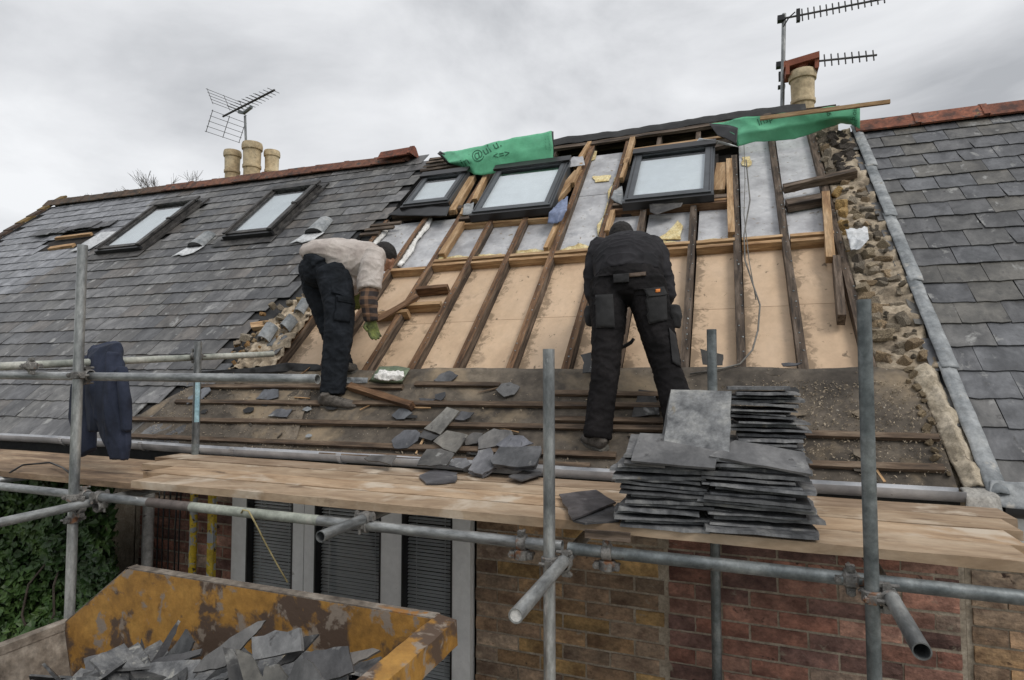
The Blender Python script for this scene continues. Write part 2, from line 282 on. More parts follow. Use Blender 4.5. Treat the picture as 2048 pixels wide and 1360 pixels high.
def sheet(name, rows, thick, mat, parent=None, amp=0, nu=24, nv=8, nscale=6, smooth=True):
    # rows: list of polylines (lists of points); lofted into a thin undulating sheet with real thickness
    def res(pl, n):
        pl = [V(p) for p in pl]; d = [0]
        for i in range(1, len(pl)): d.append(d[-1]+(pl[i]-pl[i-1]).length)
        o = []
        for k in range(n+1):
            t = d[-1]*k/n; i = 1
            while i < len(pl)-1 and d[i] < t: i += 1
            f = (t-d[i-1])/max(1e-9, d[i]-d[i-1]); o.append(pl[i-1].lerp(pl[i], f))
        return o
    rr = [res(r, nu) for r in rows]; g = []
    for j in range(nv+1):
        t = (len(rr)-1)*j/nv; i = min(int(t), len(rr)-2); f = t-i; g.append([rr[i][k].lerp(rr[i+1][k], f) for k in range(nu+1)])
    nrm = (g[0][-1]-g[0][0]).cross(g[-1][0]-g[0][0]).normalized()
    top = []
    for row in g:
        for p in row: top.append(p + nrm*noise.noise(p*nscale)*amp + nrm*noise.noise(p*nscale*2.7)*amp*.35)
    lo = [p - nrm*thick for p in top]; n = nu+1; m = nv+1; o = n*m
    fs = [(j*n+k, j*n+k+1, (j+1)*n+k+1, (j+1)*n+k) for j in range(nv) for k in range(nu)]
    fs += [tuple(i+o for i in f[::-1]) for f in fs]
    bd = [k for k in range(nu)] + [j*n+nu for j in range(nv)] + [nv*n+nu-k for k in range(nu)] + [(nv-j)*n for j in range(nv)]
    for i in range(len(bd)):
        a, b = bd[i], bd[(i+1) % len(bd)]; fs.append((b, a, a+o, b+o))
    return MB().add(top+lo, fs).build(name, mat, parent, smooth)
def ragged(pts, n=3, j=.06):
    o = []; m = len(pts)
    for i in range(m):
        a, b = V(pts[i]), V(pts[(i+1) % m]); ln = (b-a).length; o.append(a)
        for k in range(1, n): o.append(a.lerp(b, k/n) + V([random.uniform(-1, 1) for _ in range(3)])*ln*j*.5)
    return o
def flat_poly(pts, p0, nrm): return [V(p) - nrm*((V(p)-V(p0)).dot(nrm)) for p in pts]
def slab(name, pxs, p0, n, t=.008, mat=None, parent=None, rag=3, j=.05, layers=1, tint=(1, 1, 1)):
    # a thin irregular slab lying in the plane (p0, n); its corners given by where they show
    pts = [onp(x, y, p0, n) for x, y in pxs]; mb = MB(); n = n if n.dot(CAM-V(p0)) > 0 else -n
    for q in range(layers):
        pp = flat_poly(ragged(pts, rag, j), p0, n); c = sum(pp, V((0, 0, 0)))/len(pp)
        pp = [c+(p-c)*(1-.04*q*(q % 2)) - n*(t*1.3*q) + V((random.uniform(-1, 1), random.uniform(-1, 1), 0))*.004*min(q, 1) for p in pp]
        mb.prism(pp, n, t)
    # local frame at the slab so it can be picked up and the texture follows it
    c = sum(pts, V((0, 0, 0)))/len(pts); mb.v = [v-c for v in mb.v]
    me = mb.mesh(name, mat or M_slate); o = link_mesh(name, me, parent, Matrix.Translation(c)); o.color = (*tint, 1); return o
def rock_mesh(name, mat, seed, sub=2, flat=.75):
    me = bpy.data.meshes.new(name); import bmesh; bm = bmesh.new(); bmesh.ops.create_icosphere(bm, subdivisions=sub, radius=1)
    for v in bm.verts:
        d = 1 + .6*noise.noise(v.co*1.3+V((seed*7.1, 0, 3))) + .5*noise.noise(v.co*3.1+V((0, seed*3.3, 0)))
        v.co *= d; v.co.z *= flat
        for ax in range(3): v.co[ax] = max(-.5-.12*(seed % 3), min(.52+.1*(seed % 2), v.co[ax]))
    bm.to_mesh(me); bm.free(); me.materials.append(mat); me.polygons.foreach_set('use_smooth', [False]*len(me.polygons))
    return me
def pipe(name, a, b, r, mat, label, cat='scaffold tube', group=None, seg=2, parent=None, caps=True):
    a, b = V(a), V(b); x = (b-a); ln = x.length; q = x.to_track_quat('Z', 'Y'); n = 20; mb = MB(); ri = r*.84
    ci = [V((math.cos(2*math.pi*k/n), math.sin(2*math.pi*k/n), 0)) for k in range(n)]
    vs_ = [c*r for c in ci] + [c*r+ZA*ln for c in ci] + [c*ri for c in ci] + [c*ri+ZA*ln for c in ci]
    fs = [(k, (k+1) % n, n+(k+1) % n, n+k) for k in range(n)] + [(2*n+(k+1) % n, 2*n+k, 3*n+k, 3*n+(k+1) % n) for k in range(n)]
    fs += [((k+1) % n, k, 2*n+k, 2*n+(k+1) % n) for k in range(n)] + [(n+k, n+(k+1) % n, 3*n+(k+1) % n, 3*n+k) for k in range(n)]
    mb.add(vs_, fs); me = mb.mesh(name, mat, 'auto')
    o = link_mesh(name, me, parent, Matrix.Translation(a) @ q.to_matrix().to_4x4()); tag(o, label, cat, group); return o
def coupler(c, ax1, ax2, r, parent, off):
    # double coupler: a split band round each of two crossing tubes, with lugs and bolts
    c = V(c); ax1 = V(ax1).normalized(); ax2 = V(ax2).normalized(); mb = MB()
    for cc, ax, side in ((c, ax1, ax2), (c+V(off), ax2, ax1)):
        u = (side - ax*side.dot(ax)).normalized(); q = ax.cross(u); n = 20; w2 = .021; vs_ = []
        for k in range(n):
            d = u*math.cos(2*math.pi*k/n) + q*math.sin(2*math.pi*k/n)
            vs_ += [cc+d*(r+.001)-ax*w2, cc+d*(r+.009)-ax*w2*.8, cc+d*(r+.009)+ax*w2*.8, cc+d*(r+.001)+ax*w2]
        fs = [(4*k+j, 4*((k+1) % n)+j, 4*((k+1) % n)+j+1, 4*k+j+1) for k in range(n) for j in range(3)]
        mb.add(vs_, [f[::-1] for f in fs])
        d = (q if q.dot(CAM-cc) > 0 else -q)
        for sg in (1, -1):
            mb.box(cc+d*(r+.004)*.3+u*sg*(r+.014), (ax, u, d), (.014, .011, .013))
            mb.tube([cc+u*sg*(r+.018)-d*.03, cc+u*sg*(r+.018)+d*.035], .0065, 8)
            mb.tube([cc+u*sg*(r+.018)+d*.018, cc+u*sg*(r+.018)+d*.03], .012, 6)
    mb.box(c+V(off)*.5, (ax1, ax2, ax1.cross(ax2).normalized()), (.018, .018, max(.008, V(off).length*.5-r*.8)))
    return mb.build('coupler', M_coup, parent, 'auto')

# ------------------------------------------------------------------ ground
g = MB().box((0, 30, -.05), (XA, YA, ZA), (300, 300, .05)).build('ground', M_grass); tag(g, kind='structure')
g = MB().box((-1.5, 0, .01), (XA, YA, ZA), (12, 3.5, .014)).build('paving', M_ground); tag(g, kind='structure')

# ------------------------------------------------------------------ the house and its neighbour
H = empty('house', (-2, 3.55, 0), 'brick house with scaffold, its slate roof half stripped to bare rafters', 'house')
Hn = empty('neighbouring_house', (2.2, 3.55, 0), 'adjoining house at the right edge with intact slates and red clay ridge', 'house')
GA = .2125
def SR(x): return 5.02 + .03*max(0, -4.2-x)
def sheetbox(mb, x0, x1, s0, s1, h0, h1, mi=0):
    return mb.box((RP((x0+x1)/2, (s0+s1)/2, (h0+h1)/2)), (XA, SU, NR), ((x1-x0)/2, (s1-s0)/2, (h1-h0)/2), mi)
def BS(x, s, top):                                # back slope, mirrored at the ridge
    p = RP(x, top, 0); return p + V((0, math.cos(TH), -math.sin(TH)))*s
mb = MB(); mb.prism([RP(-11.95, 0, -.012), RP(-4.05, 0, -.012), RP(-4.05, 5.02, -.012), RP(-11.95, 5.27, -.012)], NR, .05); sheetbox(mb, -4.05, -3.84, 3.3, 5.0, -.06, -.012); sheetbox(mb, -4.05, -3.84, .9, 3.3, -.2, -.07)
roofL = mb.build('slate_roof', M_black, H)
mb = MB(); mb.add([RP(-11.95, 5.03, -.01), RP(1.08, 4.98, -.01), BS(1.08, 5.5, 4.98), BS(-11.95, 5.5, 5.03), RP(-11.95, 5.03, -.05), RP(1.08, 4.98, -.05), BS(1.08, 5.5, 4.98)-ZA*.05, BS(-11.95, 5.5, 5.03)-ZA*.05], [(0, 1, 2, 3), (7, 6, 5, 4), (0, 3, 7, 4), (2, 1, 5, 6), (3, 2, 6, 7), (1, 0, 4, 5)])
mb.build('rear_roof_slope', M_dark, H)
mb = MB(); sheetbox(mb, -4.0, 1.0, 0, 4.5, -.26, -.2); mb.build('light_stop', M_dark, H)  # unseen dark sheet added behind the bays to stop light leaks
mb = MB(); sheetbox(mb, 1.08, 4.6, 0, 4.28, -.06, -.012); roofR = mb.build('slate_roof', M_black, Hn)
mb = MB(); mb.add([RP(1.08, 4.28, -.01), RP(4.6, 4.28, -.01), BS(4.6, 4.6, 4.28), BS(1.08, 4.6, 4.28), RP(1.08, 4.28, -.05), RP(4.6, 4.28, -.05), BS(4.6, 4.6, 4.28)-ZA*.05, BS(1.08, 4.6, 4.28)-ZA*.05], [(0, 1, 2, 3), (7, 6, 5, 4), (0, 3, 7, 4), (2, 1, 5, 6), (3, 2, 6, 7), (1, 0, 4, 5)])
mb.build('rear_roof_slope', M_dark, Hn)

def slate_local(w_, l_, seed, chip=0):
    rnd = random.Random(seed); t = .0065; n = 5
    lo = [V((-w_/2+w_*k/n, rnd.uniform(-.004, .004)*(1+chip), 0)) for k in range(n+1)]
    rt_ = [V((w_/2+rnd.uniform(-.0015, .0015), l_*.45, 0))]; hi_ = [V((w_/2, l_, 0)), V((-w_/2, l_, 0))]; lf = [V((-w_/2+rnd.uniform(-.0015, .0015), l_*.5, 0))]
    if chip > 1: lo[0] += V((.014, .012, 0)); lo[-1] += V((-.003, .006, 0))
    return lo+rt_+hi_+lf, t
variants = {}
def slate_variant(w_, k):
    key = (w_, k)
    if key not in variants:
        p, t = slate_local(w_-.004, GA*1.42, 17*k+3, 1 if k % 9 else 2); variants[key] = (p, t, MB().prism(p, ZA, t).mesh('slate', M_slate))
    return variants[key]
def slate_matrix(x, s, sq=1.0):
    h0 = .0175+random.uniform(-.001, .0025); a = math.atan2(.0135, GA*1.42) + random.uniform(-.004, .004); y = (SU*math.cos(a) - NR*math.sin(a)); z = XA.cross(y)
    rz = random.gauss(0, .006); x_ = XA*math.cos(rz)+y*math.sin(rz); y_ = y*math.cos(rz)-XA*math.sin(rz); o = RP(x, s, h0)
    x_ = x_*sq
    return Matrix(((x_.x, y_.x, z.x, o.x), (x_.y, y_.y, z.y, o.y), (x_.z, y_.z, z.z, o.z), (0, 0, 0, 1)))
def lay(parent, cells):
    cells.sort(key=lambda c: -c['big']); far = MB(); cols = []
    for i, c in enumerate(cells):
        p, t, me = slate_variant(c['w'], random.randrange(9))
        M = slate_matrix(c['x'], c['s'], c.get('sq', 1))
        if i < 298:
            o = link_mesh('slate', me, parent, M); o.color = (*c['c'], 1)
        else:
            n0 = len(far.f); far.prism([M @ q for q in p], NR, t); cols += [c['c']]*(len(far.f)-n0)
    if far.f:
        me = far.mesh('slate', M_slate_s); at = me.color_attributes.new('tint', 'FLOAT_COLOR', 'CORNER'); d = []
        for pl, c in zip(me.polygons, cols): d += [(*c, 1)]*pl.loop_total
        for i, c in enumerate(d): at.data[i].color = c
        tag(link_mesh('slate', me, parent), kind='stuff')
def bigness(x, s):
    p = RP(x, s); d = p-CAM; z = d.dot(FW); u = 1024+FPX*d.dot(RT)/z; v = 680-FPX*d.dot(UP)/z
    k = 1/(d.length**2) * abs(d.normalized().dot(NR)); return k if -60 < u < 2110 and -60 < v < 1400 else -1+k*.01
def edgeL(s):
    for a, b in ((.13, -4.1), (.36, -4.72), (.6, -4.55), (.9, -4.3), (1.3, -4.42), (1.75, -4.34), (2.3, -4.16), (2.8, -4.02), (3.2, -3.92), (3.5, -3.74), (9, -3.84)):
        if s < a: return b
sky_rects = []
def sky_rect(corners, h):
    q = [rs(x, y, h) for x, y in corners]            # BL, BR, TR, TL
    return ((q[0][0]+q[3][0])/2, (q[1][0]+q[2][0])/2, (q[0][1]+q[1][1])/2, (q[2][1]+q[3][1])/2)
S1 = sky_rect([(190, 499), (277, 492), (400, 398), (318, 408)], .09)
S2 = sky_rect([(443, 469), (540, 463), (640, 368), (556, 377)], .09)
HOLE = (-10.15, -9.2, 3.50, 4.04)
cells = []
r = 0
while r*GA < 5.55:
    s = r*GA; w_ = .3; x = -11.75 + (r % 2)*.15 + random.uniform(-.01, .01)
    while x < -3.6:
        ok = x+w_*.35 < edgeL(s) and s < SR(x)+.02 and x-w_/2 > -11.85
        for (a, b, c, d) in (S1, S2, HOLE):
            if a-.02 < x < b+.02 and c-.12 < s < d-.05: ok = False
        if ok:
            new = x < -8.72-.12*math.sin(s*3) - (.0 if s > 3 else (3-s)*.55)
            if s < 2.2 and x > -10.5: new = False
            v = random.uniform(.82, 1.2)
            c = (.20*v, .208*v, .228*v) if new else random.choice([(.105, .105, .108), (.125, .123, .121), (.092, .094, .1), (.14, .138, .134), (.155, .155, .158), (.118, .108, .1)])
            if not new: c = tuple(q*v for q in c)
            if x > -4.3 and s > 3.4: c = tuple(q*.9 for q in c)
            cells.append(dict(x=x, s=s, w=w_, c=c, big=bigness(x, s)))
        x += w_
    r += 1
lay(roofL, cells)
cells = []
r = 0
while r*GA < 4.2:
    s = r*GA-.012; off = (r % 2)*.125+.02; x = 1.16+off
    while x < 4.6:
        v = random.uniform(.85, 1.2); c = random.choice([(.108, .111, .12), (.118, .117, .116), (.10, .101, .106), (.115, .11, .10), (.12, .125, .136)]); c = tuple(q*(.92+.16*(v-.85)/.35) for q in c)
        cells.append(dict(x=x, s=s, w=.25, c=c, big=bigness(x, s))); x += .25
    r += 1
lay(roofR, cells)

# ridge tiles
def ridge_tile_mesh(ln, name, mat):
    w2, hh, t = .125, .055, .016; prof = [(-w2, -.115), (-.04, .0), (0, .016), (.04, .0), (w2, -.115)]; inn = [(-w2+.012, -.125), (-.035, -.016), (0, -.004), (.035, -.016), (w2-.012, -.125)]
    mb = MB(); P = []
    for x in (0, ln): P += [V((x, a, b)) for a, b in prof] + [V((x, a, b)) for a, b in inn]
    fs = [(k, k+1, 11+k, 10+k)[::-1] for k in range(4)] + [(5+k, 6+k, 16+k, 15+k) for k in range(4)] + [(0, 5, 15, 10)[::-1], (4, 14, 19, 9)[::-1]]
    fs += [(k, 5+k, 6+k, k+1)[::-1] for k in range(4)] + [(10+k, 11+k, 16+k, 15+k)[::-1] for k in range(4)]
    mb.add(P, fs)
    pr2 = [(a*1.06, b+.008) for a, b in prof]
    P = [V((x, a, b)) for x in (ln-.03, ln+.012) for a, b in pr2]; mb.add(P, [(k, k+1, 6+k, 5+k)[::-1] for k in range(4)] + [(0, 1, 2, 3, 4), (9, 8, 7, 6, 5)])
    return mb.mesh(name, mat)
rt_me = ridge_tile_mesh(.455, 'ridge_tile', M_red)
x = -11.98
while x < -4.35:
    s = SR(x+.2)+.06; p = RP(x, s, .0); sl = -.03*math.sin(TH)
    M = Matrix.Translation(p+ZA*(.09+random.uniform(-.006, .006))) @ Matrix.Rotation(R(1.2 if x < -4.7 else 0)+random.uniform(-.006, .006), 4, 'Y') @ Matrix.Scale(1.15, 4)
    o = link_mesh('ridge_tile', rt_me, H, M)
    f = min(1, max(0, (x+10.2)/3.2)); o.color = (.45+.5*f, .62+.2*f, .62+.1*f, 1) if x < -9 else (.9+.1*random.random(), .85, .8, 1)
    x += .47*1.1
for xx, dz, ry in ((-4.62, .14, -.02),):
    o = link_mesh('ridge_tile', rt_me, H, Matrix.Translation(RP(xx, SR(xx)+.1, dz)) @ Matrix.Rotation(ry, 4, 'Y') @ Matrix.Scale(1.1, 4)); o.color = (1.15, .8, .7, 1)
x = 1.12
while x < 4.5:
    o = link_mesh('ridge_tile', rt_me, Hn, Matrix.Translation(RP(x, 4.34, .05)) @ Matrix.Rotation(random.uniform(-.004, .004), 4, 'Y') @ Matrix.Scale(1.15, 4)); o.color = (1.15, .88, .8, 1); x += .53
# verge stones down the left gable
vt = MB().box((0, 0, 0), (XA, YA, ZA), (.085, .15, .018)).mesh('verge_slate', M_red)
s = 0
while s < 5.3:
    o = link_mesh('verge_slate', vt, H, Matrix.Translation(RP(-11.86, s+.13, .045)) @ Matrix.Rotation(TH-.05, 4, 'X')); lich = s > 4
    o.color = (.95, 1.25, .62, 1) if random.random() < (.5 if lich else .12) else (.42, .55, .58, 1); s += .24

# chimney of the house with three pots, and the buff pot behind the stripped ridge
def pot(name, x, y, z0, z1, r, parent):
    h = z1-z0; pr = [(0, .92), (.12, .9), (.13, 1.0), (.17, 1.02), (.20, .93), (.42, .92), (.44, 1.04), (.50, 1.04), (.52, .96), (.84, 1.0), (.85, 1.14), (.90, 1.17), (.96, 1.15), (1.0, 1.08), (1.0, .9), (.7, .84)]
    n = 24; mb = MB(); P = [V((r*b*math.cos(2*math.pi*k/n), r*b*math.sin(2*math.pi*k/n), h*a)) for a, b in pr for k in range(n)]
    mb.add(P, [(i*n+k, i*n+(k+1) % n, (i+1)*n+(k+1) % n, (i+1)*n+k) for i in range(len(pr)-1) for k in range(n)] + [tuple((len(pr)-1)*n+k for k in range(n))])
    me = mb.mesh(name, M_pot, 'auto'); return link_mesh(name, me, parent, Matrix.Translation((x, y, z0)))
ch = MB().box((-7.82, 8.05, 4.75), (XA, YA, ZA), (.62, .3, 1.1)).box((-7.82, 8.05, 5.86), (XA, YA, ZA), (.66, .34, .03)).build('chimney', M_mortar, H)
pot('chimney_pot', -8.24, 8.0, 5.88, 6.58, .128, ch); pot('chimney_pot', -7.80, 8.0, 5.88, 6.66, .148, ch); pot('chimney_pot', -7.55, 8.2, 5.88, 6.56, .118, ch)
ch = MB().box((.78, 7.55, 4.9), (XA, YA, ZA), (.3, .3, .62)).build('chimney', M_mortar, H)
p_ = pot('chimney_pot', .765, 7.5, 5.5, 6.17, .128, ch)
mb = MB(); c = atY(1603, 128, 7.5); mb.box(c, (V((.985, -.1, .10)).normalized(), V((.1, .995, 0)).normalized(), ZA), (.185, .12, .035))
mb.box(c+V((-.155, 0, -.085)), (XA, YA, ZA), (.02, .11, .06)).box(c+V((.145, 0, -.07)), (XA, YA, ZA), (.02, .11, .05)).tube([c-ZA*.14, c-ZA*.02], .075, 16)
mb.build('cowl', M_terra, ch, 'auto')

# ------------------------------------------------------------------ old skylights, roof vents, hole (left slope)
def bars(mb, x0, x1, s0, s1, w_, h0, h1, mi=0, bot=None):
    bt = bot or w_
    sheetbox(mb, x0, x0+w_, s0+bt, s1-w_, h0, h1, mi); sheetbox(mb, x1-w_, x1, s0+bt, s1-w_, h0, h1, mi)
    sheetbox(mb, x0, x1, s0, s0+bt, h0, h1, mi); sheetbox(mb, x0, x1, s1-w_, s1, h0, h1, mi); return mb
def skylight(rect, mat, old, sk=0):
    x0, x1, s0, s1 = rect; T = 0.0
    root = bars(MB(), x0, x1, s0, s1, .075, -.05, .078).build('skylight', mat, H)
    m = bars(MB(), x0+.02, x1-.02, s0+.015, s1-.02, .07 if not old else .06, .081, .098); m.build('sash', mat, root)
    m = MB(); sheetbox(m, x0+.072, x1-.072, s0+.075, s1-.08, .082, .088); m.build('pane', M_glass, root)
    m = MB(); sheetbox(m, x0+.078, x1-.078, s0+.082, s1-.15, .050, .056); m.build('blind', M_glassback, root)  # white panel added behind the glass so the pane looks sky-bright
    m = MB(); sheetbox(m, x0+.078, x1-.078, s0+.078, s1-.078, -.05, -.045); m.build('reveal', M_foil, root)
    m = MB(); sheetbox(m, x0-.012, x1+.012, s1-.085, s1+.03, .1, .128); m.build('hood', mat if old else M_blackp, root)
    m = MB(); sheetbox(m, x0-.006, x1+.006, s0-.03, s0+.012, .0, .084); m.build('lower_cover', M_blackp, root)
    if old:
        for xx, hw in ((x0+.022, .020), (x1-.036, .036)):
            m = MB(); sheetbox(m, xx-hw, xx+hw, s0, s1-.09, .1, .125); m.build('side_cover', mat, root)
        m = MB(); m.box(RP(x1-.036, s0+(s1-s0)*.52, .118), (XA, SU, NR), (.045, .02, .02)); m.build('clip', M_frameo, root)
        sheet('apron', [[RP(x0-.12, s0-.17, .027), RP(x1+.06, s0-.17, .027)], [RP(x0-.12, s0, .03), RP(x1+.06, s0, .03)]], .004, M_frameo, root, .006)
        m = MB(); sheetbox(m, x0-.07, x0-.004, s0-.02, s1+.05, .018, .04); sheetbox(m, x1+.004, x1+.06, s0-.02, s1+.05, .018, .04); sheetbox(m, x0-.07, x1+.06, s1+.035, s1+.12, .018, .04); m.build('flashing', M_frameo, root)
    else:
        for xx in (x0+.037, x1-.037): m = MB(); sheetbox(m, xx-.004, xx+.004, s0+.05, s1-.1, .099, .103); m.build('trim', M_blackp, root)
    return root
skylight(S1, M_frameo, True); skylight(S2, M_frameo, True)
def vent(cx, cs, ln, w_, tail):
    mb = MB(); n = 10; P = []
    for s in (cs-ln/2, cs+ln/2):
        k = 1 if s < cs else .82
        P += [RP(cx - w_/2*k*math.cos(math.pi*i/n), s, .02+.085*k*math.sin(math.pi*i/n)) for i in range(n+1)]
    P += [RP(cx - (w_/2-.008)*math.cos(math.pi*i/n), cs-ln/2+.012, .02+.078*math.sin(math.pi*i/n)) for i in range(n+1)]
    m = n+1; mb.add(P, [(i, i+1, m+i+1, m+i)[::-1] for i in range(n)] + [tuple(range(2*m-1, m-1, -1))]); mb.add([P[i] for i in range(2*m, 3*m)], [tuple(range(m))], 1)
    me = mb.mesh('roof_vent', [M_lead, M_blackp], 'auto'); o = link_mesh('roof_vent', me, H)
    if tail: sheet('flashing', [[RP(cx-w_*.95, cs-ln/2-.2, .032), RP(cx-w_*.55, cs-ln/2-.16, .034), RP(cx-w_*.2, cs-ln/2-.2, .032), RP(cx+w_*.35, cs-ln/2-.15, .032)], [RP(cx-w_*.55, cs-ln/2, .034), RP(cx+w_*.6, cs-ln/2, .034)]], .003, M_paper, o, .004, nv=3, nu=10)
for px, py in ((403, 479), (638, 451)):
    x, s = rs(px, py, .05); vent(x, s, .30, .26, True)
x, s = rs(196, 478, .04); sheet('lead_patch', [[RP(x-.3, s-.3, .034), RP(x+.12, s-.28, .034)], [RP(x-.2, s+.24, .036), RP(x+.26, s+.2, .036)]], .004, M_paper, H, .012, nu=10, nv=6)
# roof hole with broken slates and a raw timber trimmer
hx0, hx1, hs0, hs1 = HOLE
mb = MB(); sheetbox(mb, hx0, hx1, hs0-.1, hs1, -.012+.003, -.006); mb.build('hole_dark_patch', M_dark, H)  # near-black patch, the hole's inner shade put into its colour
timber('trimmer', onroof(100, 498, .01), onroof(148, 491, .01), .07, .05, NR, M_pine, H); timber('trimmer', onroof(112, 477, .04), onroof(183, 468, .04), .05, .04, NR, M_pine, H)
for i in range(9):
    xx = hx0-.55+i*.19; o = MB().prism(flat_poly(ragged([V((-.13, 0, 0)), V((.14, .0, 0)), V((.13, .22, 0)), V((-.12, .24, 0))], 3, .1), V((0, 0, 0)), ZA), ZA, .008).mesh('slipped_slate', M_slate)
    q = link_mesh('slipped_slate', o, H, Matrix.Translation(RP(xx, hs1-.03+random.uniform(-.03, .03)-(.04 if i < 3 else 0), .05+.02*random.random())) @ Matrix.Rotation(TH-.1, 4, 'X') @ Matrix.Rotation(random.uniform(-.2, .2), 4, 'Z')); q.color = (.07, .07, .075, 1)

# ------------------------------------------------------------------ stripped part: felt, battens, rafters, insulation
top = [(-4.35, .80), (-4.05, .86), (-3.5, .845), (-3.0, .86), (-2.6, .83), (-2.2, .875), (-1.6, .87), (-1.1, .86), (-.6, .875), (0, .88), (.4, .86), (.78, .88), (.98, .83)]
sheet('roofing_felt', [[RP(-4.95, -.02, .002), RP(-2, -.02, .004), RP(1.0, -.02, .004)], [RP(-4.75, .4, .004), RP(-2, .4, .003), RP(1.0, .4, .004)], [RP(x, s, .012) for x, s in top]], .003, M_felt, H, .011, nu=110, nv=22, nscale=5)
sheet('roofing_felt', [[RP(-4.6, .79, .02), RP(-3.9, .80, .02), RP(-3.1, .84, .02)], [RP(-4.5, .81, .035), RP(-3.9, .845, .045), RP(-3.6, .89, .06), RP(-3.3, .90, .03)]], .003, M_black, H, .028, nu=60, nv=6, nscale=9)
sheet('roofing_felt', [[RP(-4.7, .0, .012), RP(-3.0, .0, .014)], [RP(-4.6, .5, .012), RP(-3.2, .62, .012)]], .003, M_felt, H, .012, nu=40, nv=12)
def bat_px(a, b, w_=.038, h_=.024, h=.026, mat=None):
    pa, pb = onroof(*a, h), onroof(*b, h); timber('batten', pa, pb, w_, h_, NR, mat or M_batten, H, seg=6, jit=.002)
for a, b in (((352, 803), (642, 807)), ((706, 806), (1330, 812)), ((262, 838), (1350, 858)), ((1590, 868), (1878, 875)), ((395, 773), (806, 774)), ((250, 872), (1232, 911)), ((1618, 928), (1888, 937)), ((1110, 786), (1335, 790)), ((1100, 838), (1340, 843)), ((830, 768), (1000, 770))):
    bat_px(a, b)
bat_px((640, 906), (1180, 932), .03, .02)
RX = [-3.80, -3.276, -2.832, -2.414, -2.021, -1.579, -1.15, -.792, -.33, .03, .394, .765]
RT_ = [3.4, 3.45, 4.62, 3.2, 3.2, 4.95, 4.95, 3.12, 3.12, 4.05, 4.75, 4.6]
for x, t in zip(RX, RT_):
    timber('rafter', RP(x, .70 if x > -3.6 else .78, -.052), RP(x-(.02 if x > -1 else 0), t, -.052), .055, .10, NR, M_rafter if x > -1 else M_raftside, H, seg=9, jit=.003, top=M_rafter)
nl = MB(); rn = random.Random(4)
for x, t in zip(RX, RT_):
    s_ = .95
    while s_ < t:
        c = RP(x+rn.uniform(-.015, .015), s_, .001); r_ = rn.uniform(.003, .009); nn_ = 6
        a_ = rn.random()*6; nl.add([c+(XA*math.cos(a_+k*1.047)*r_*rn.uniform(.6, 1.2)+SU*math.sin(a_+k*1.047)*r_*rn.uniform(.6, 1.4)) for k in range(6)]+[c+NR*r_*.6], [(k, (k+1) % 6, 6) for k in range(6)])
        s_ += rn.uniform(.05, .16)
tag(nl.build('nail_heads', M_galvd, H), kind='stuff')
for x in (-.79, -.36, -.05, -2.4, -2.05): timber('rafter', RP(x, 4.4, -.06), RP(x, 4.97, -.06), .05, .09, NR, M_rafter, H)
timber('ridge_board', RP(-3.9, 4.98, -.08), RP(1.05, 4.96, -.08), .03, .18, ZA, M_rafter, H)
sheet('ridge_felt', [[RP(-2.35, 4.84, .035), RP(-1.2, 4.86, .03), RP(.1, 4.88, .04), RP(.75, 4.9, .03)], [RP(-2.35, 4.98, .06), RP(-1.2, 5.0, .05), RP(.1, 5.02, .065), RP(.75, 5.03, .05)], [BS(-2.35, .2, 5.0)+ZA*.03, BS(.75, .2, 5.03)+ZA*.03]], .004, M_black, H, .018, nu=50, nv=6)
timber('ridge_batten', RP(-2.3, 4.80, .0), RP(.4, 4.86, .02), .10, .03, NR, M_rafter, H, seg=8, jit=.006)
for k in range(4): timber('batten', RP(-3.86, 4.65+.11*k, .012), RP(-3.2, 4.64+.11*k, .02), .05, .022, NR, M_rafter, H, seg=4, jit=.004)
for k, (x0, x1, s) in enumerate(((-4.0, -3.75, 3.08), (-4.02, -3.76, 2.86), (-3.95, -3.55, 3.27), (-3.98, -3.6, 3.18))): timber('batten', RP(x0, s, .01), RP(x1, s, .012), .05, .022, NR, M_rafter, H, seg=3)
def bay(i, s0, s1, mat, h=-.085, x0=None, x1=None):
    a = (RX[i]+.03) if x0 is None else x0; b = (RX[i+1]-.03) if x1 is None else x1
    mb = MB(); sheetbox(mb, a, b, s0, s1, h-.05, h); mb.build('insulation_board', mat, H)
for i in range(11):
    lim = {0: 2.2, 1: 2.3}.get(i, 2.36); sm = 1.52+.012*i
    bay(i, .6, sm-.004, M_cream); bay(i, sm, lim, M_cream)
    up = {0: 3.4, 1: 3.4, 5: 4.62, 9: 4.62, 10: 4.62}.get(i, 3.12)
    cuts = {5: [3.62, 4.15], 9: [3.9], 10: [3.35, 4.0]}.get(i, [])
    ss = [lim+.06]+cuts+[up]
    for a, b in zip(ss[:-1], ss[1:]): bay(i, a, b-.005, M_foil, -.065-.008*random.random())
    x0, x1 = RX[i]+.028, RX[i+1]-.028
    if i < 2: timber('noggin', RP(x0, lim+.02, -.045), RP(x1, lim+.025, -.045), .042, .09, NR, M_pine, H)
    else:
        timber('noggin', RP(x0, lim+.012, -.05), RP(x1, lim+.018, -.05), .036, .09, NR, M_pine, H)
        timber('noggin', RP(x0, lim+.072, -.035), RP(x1, lim+.078, -.035), .04, .08, NR, M_pine, H)
        if i not in (9, 10): sheet('foam_strip', [[RP(x0, lim+.1, -.05), RP(x1, lim+.1, -.05)], [RP(x0, lim+.17+.08*random.random(), -.06), RP((x0+x1)/2, lim+.2+.12*random.random(), -.055), RP(x1, lim+.15+.05*random.random(), -.06)]], .012, M_foam, H, .012, nu=14, nv=5, nscale=18)
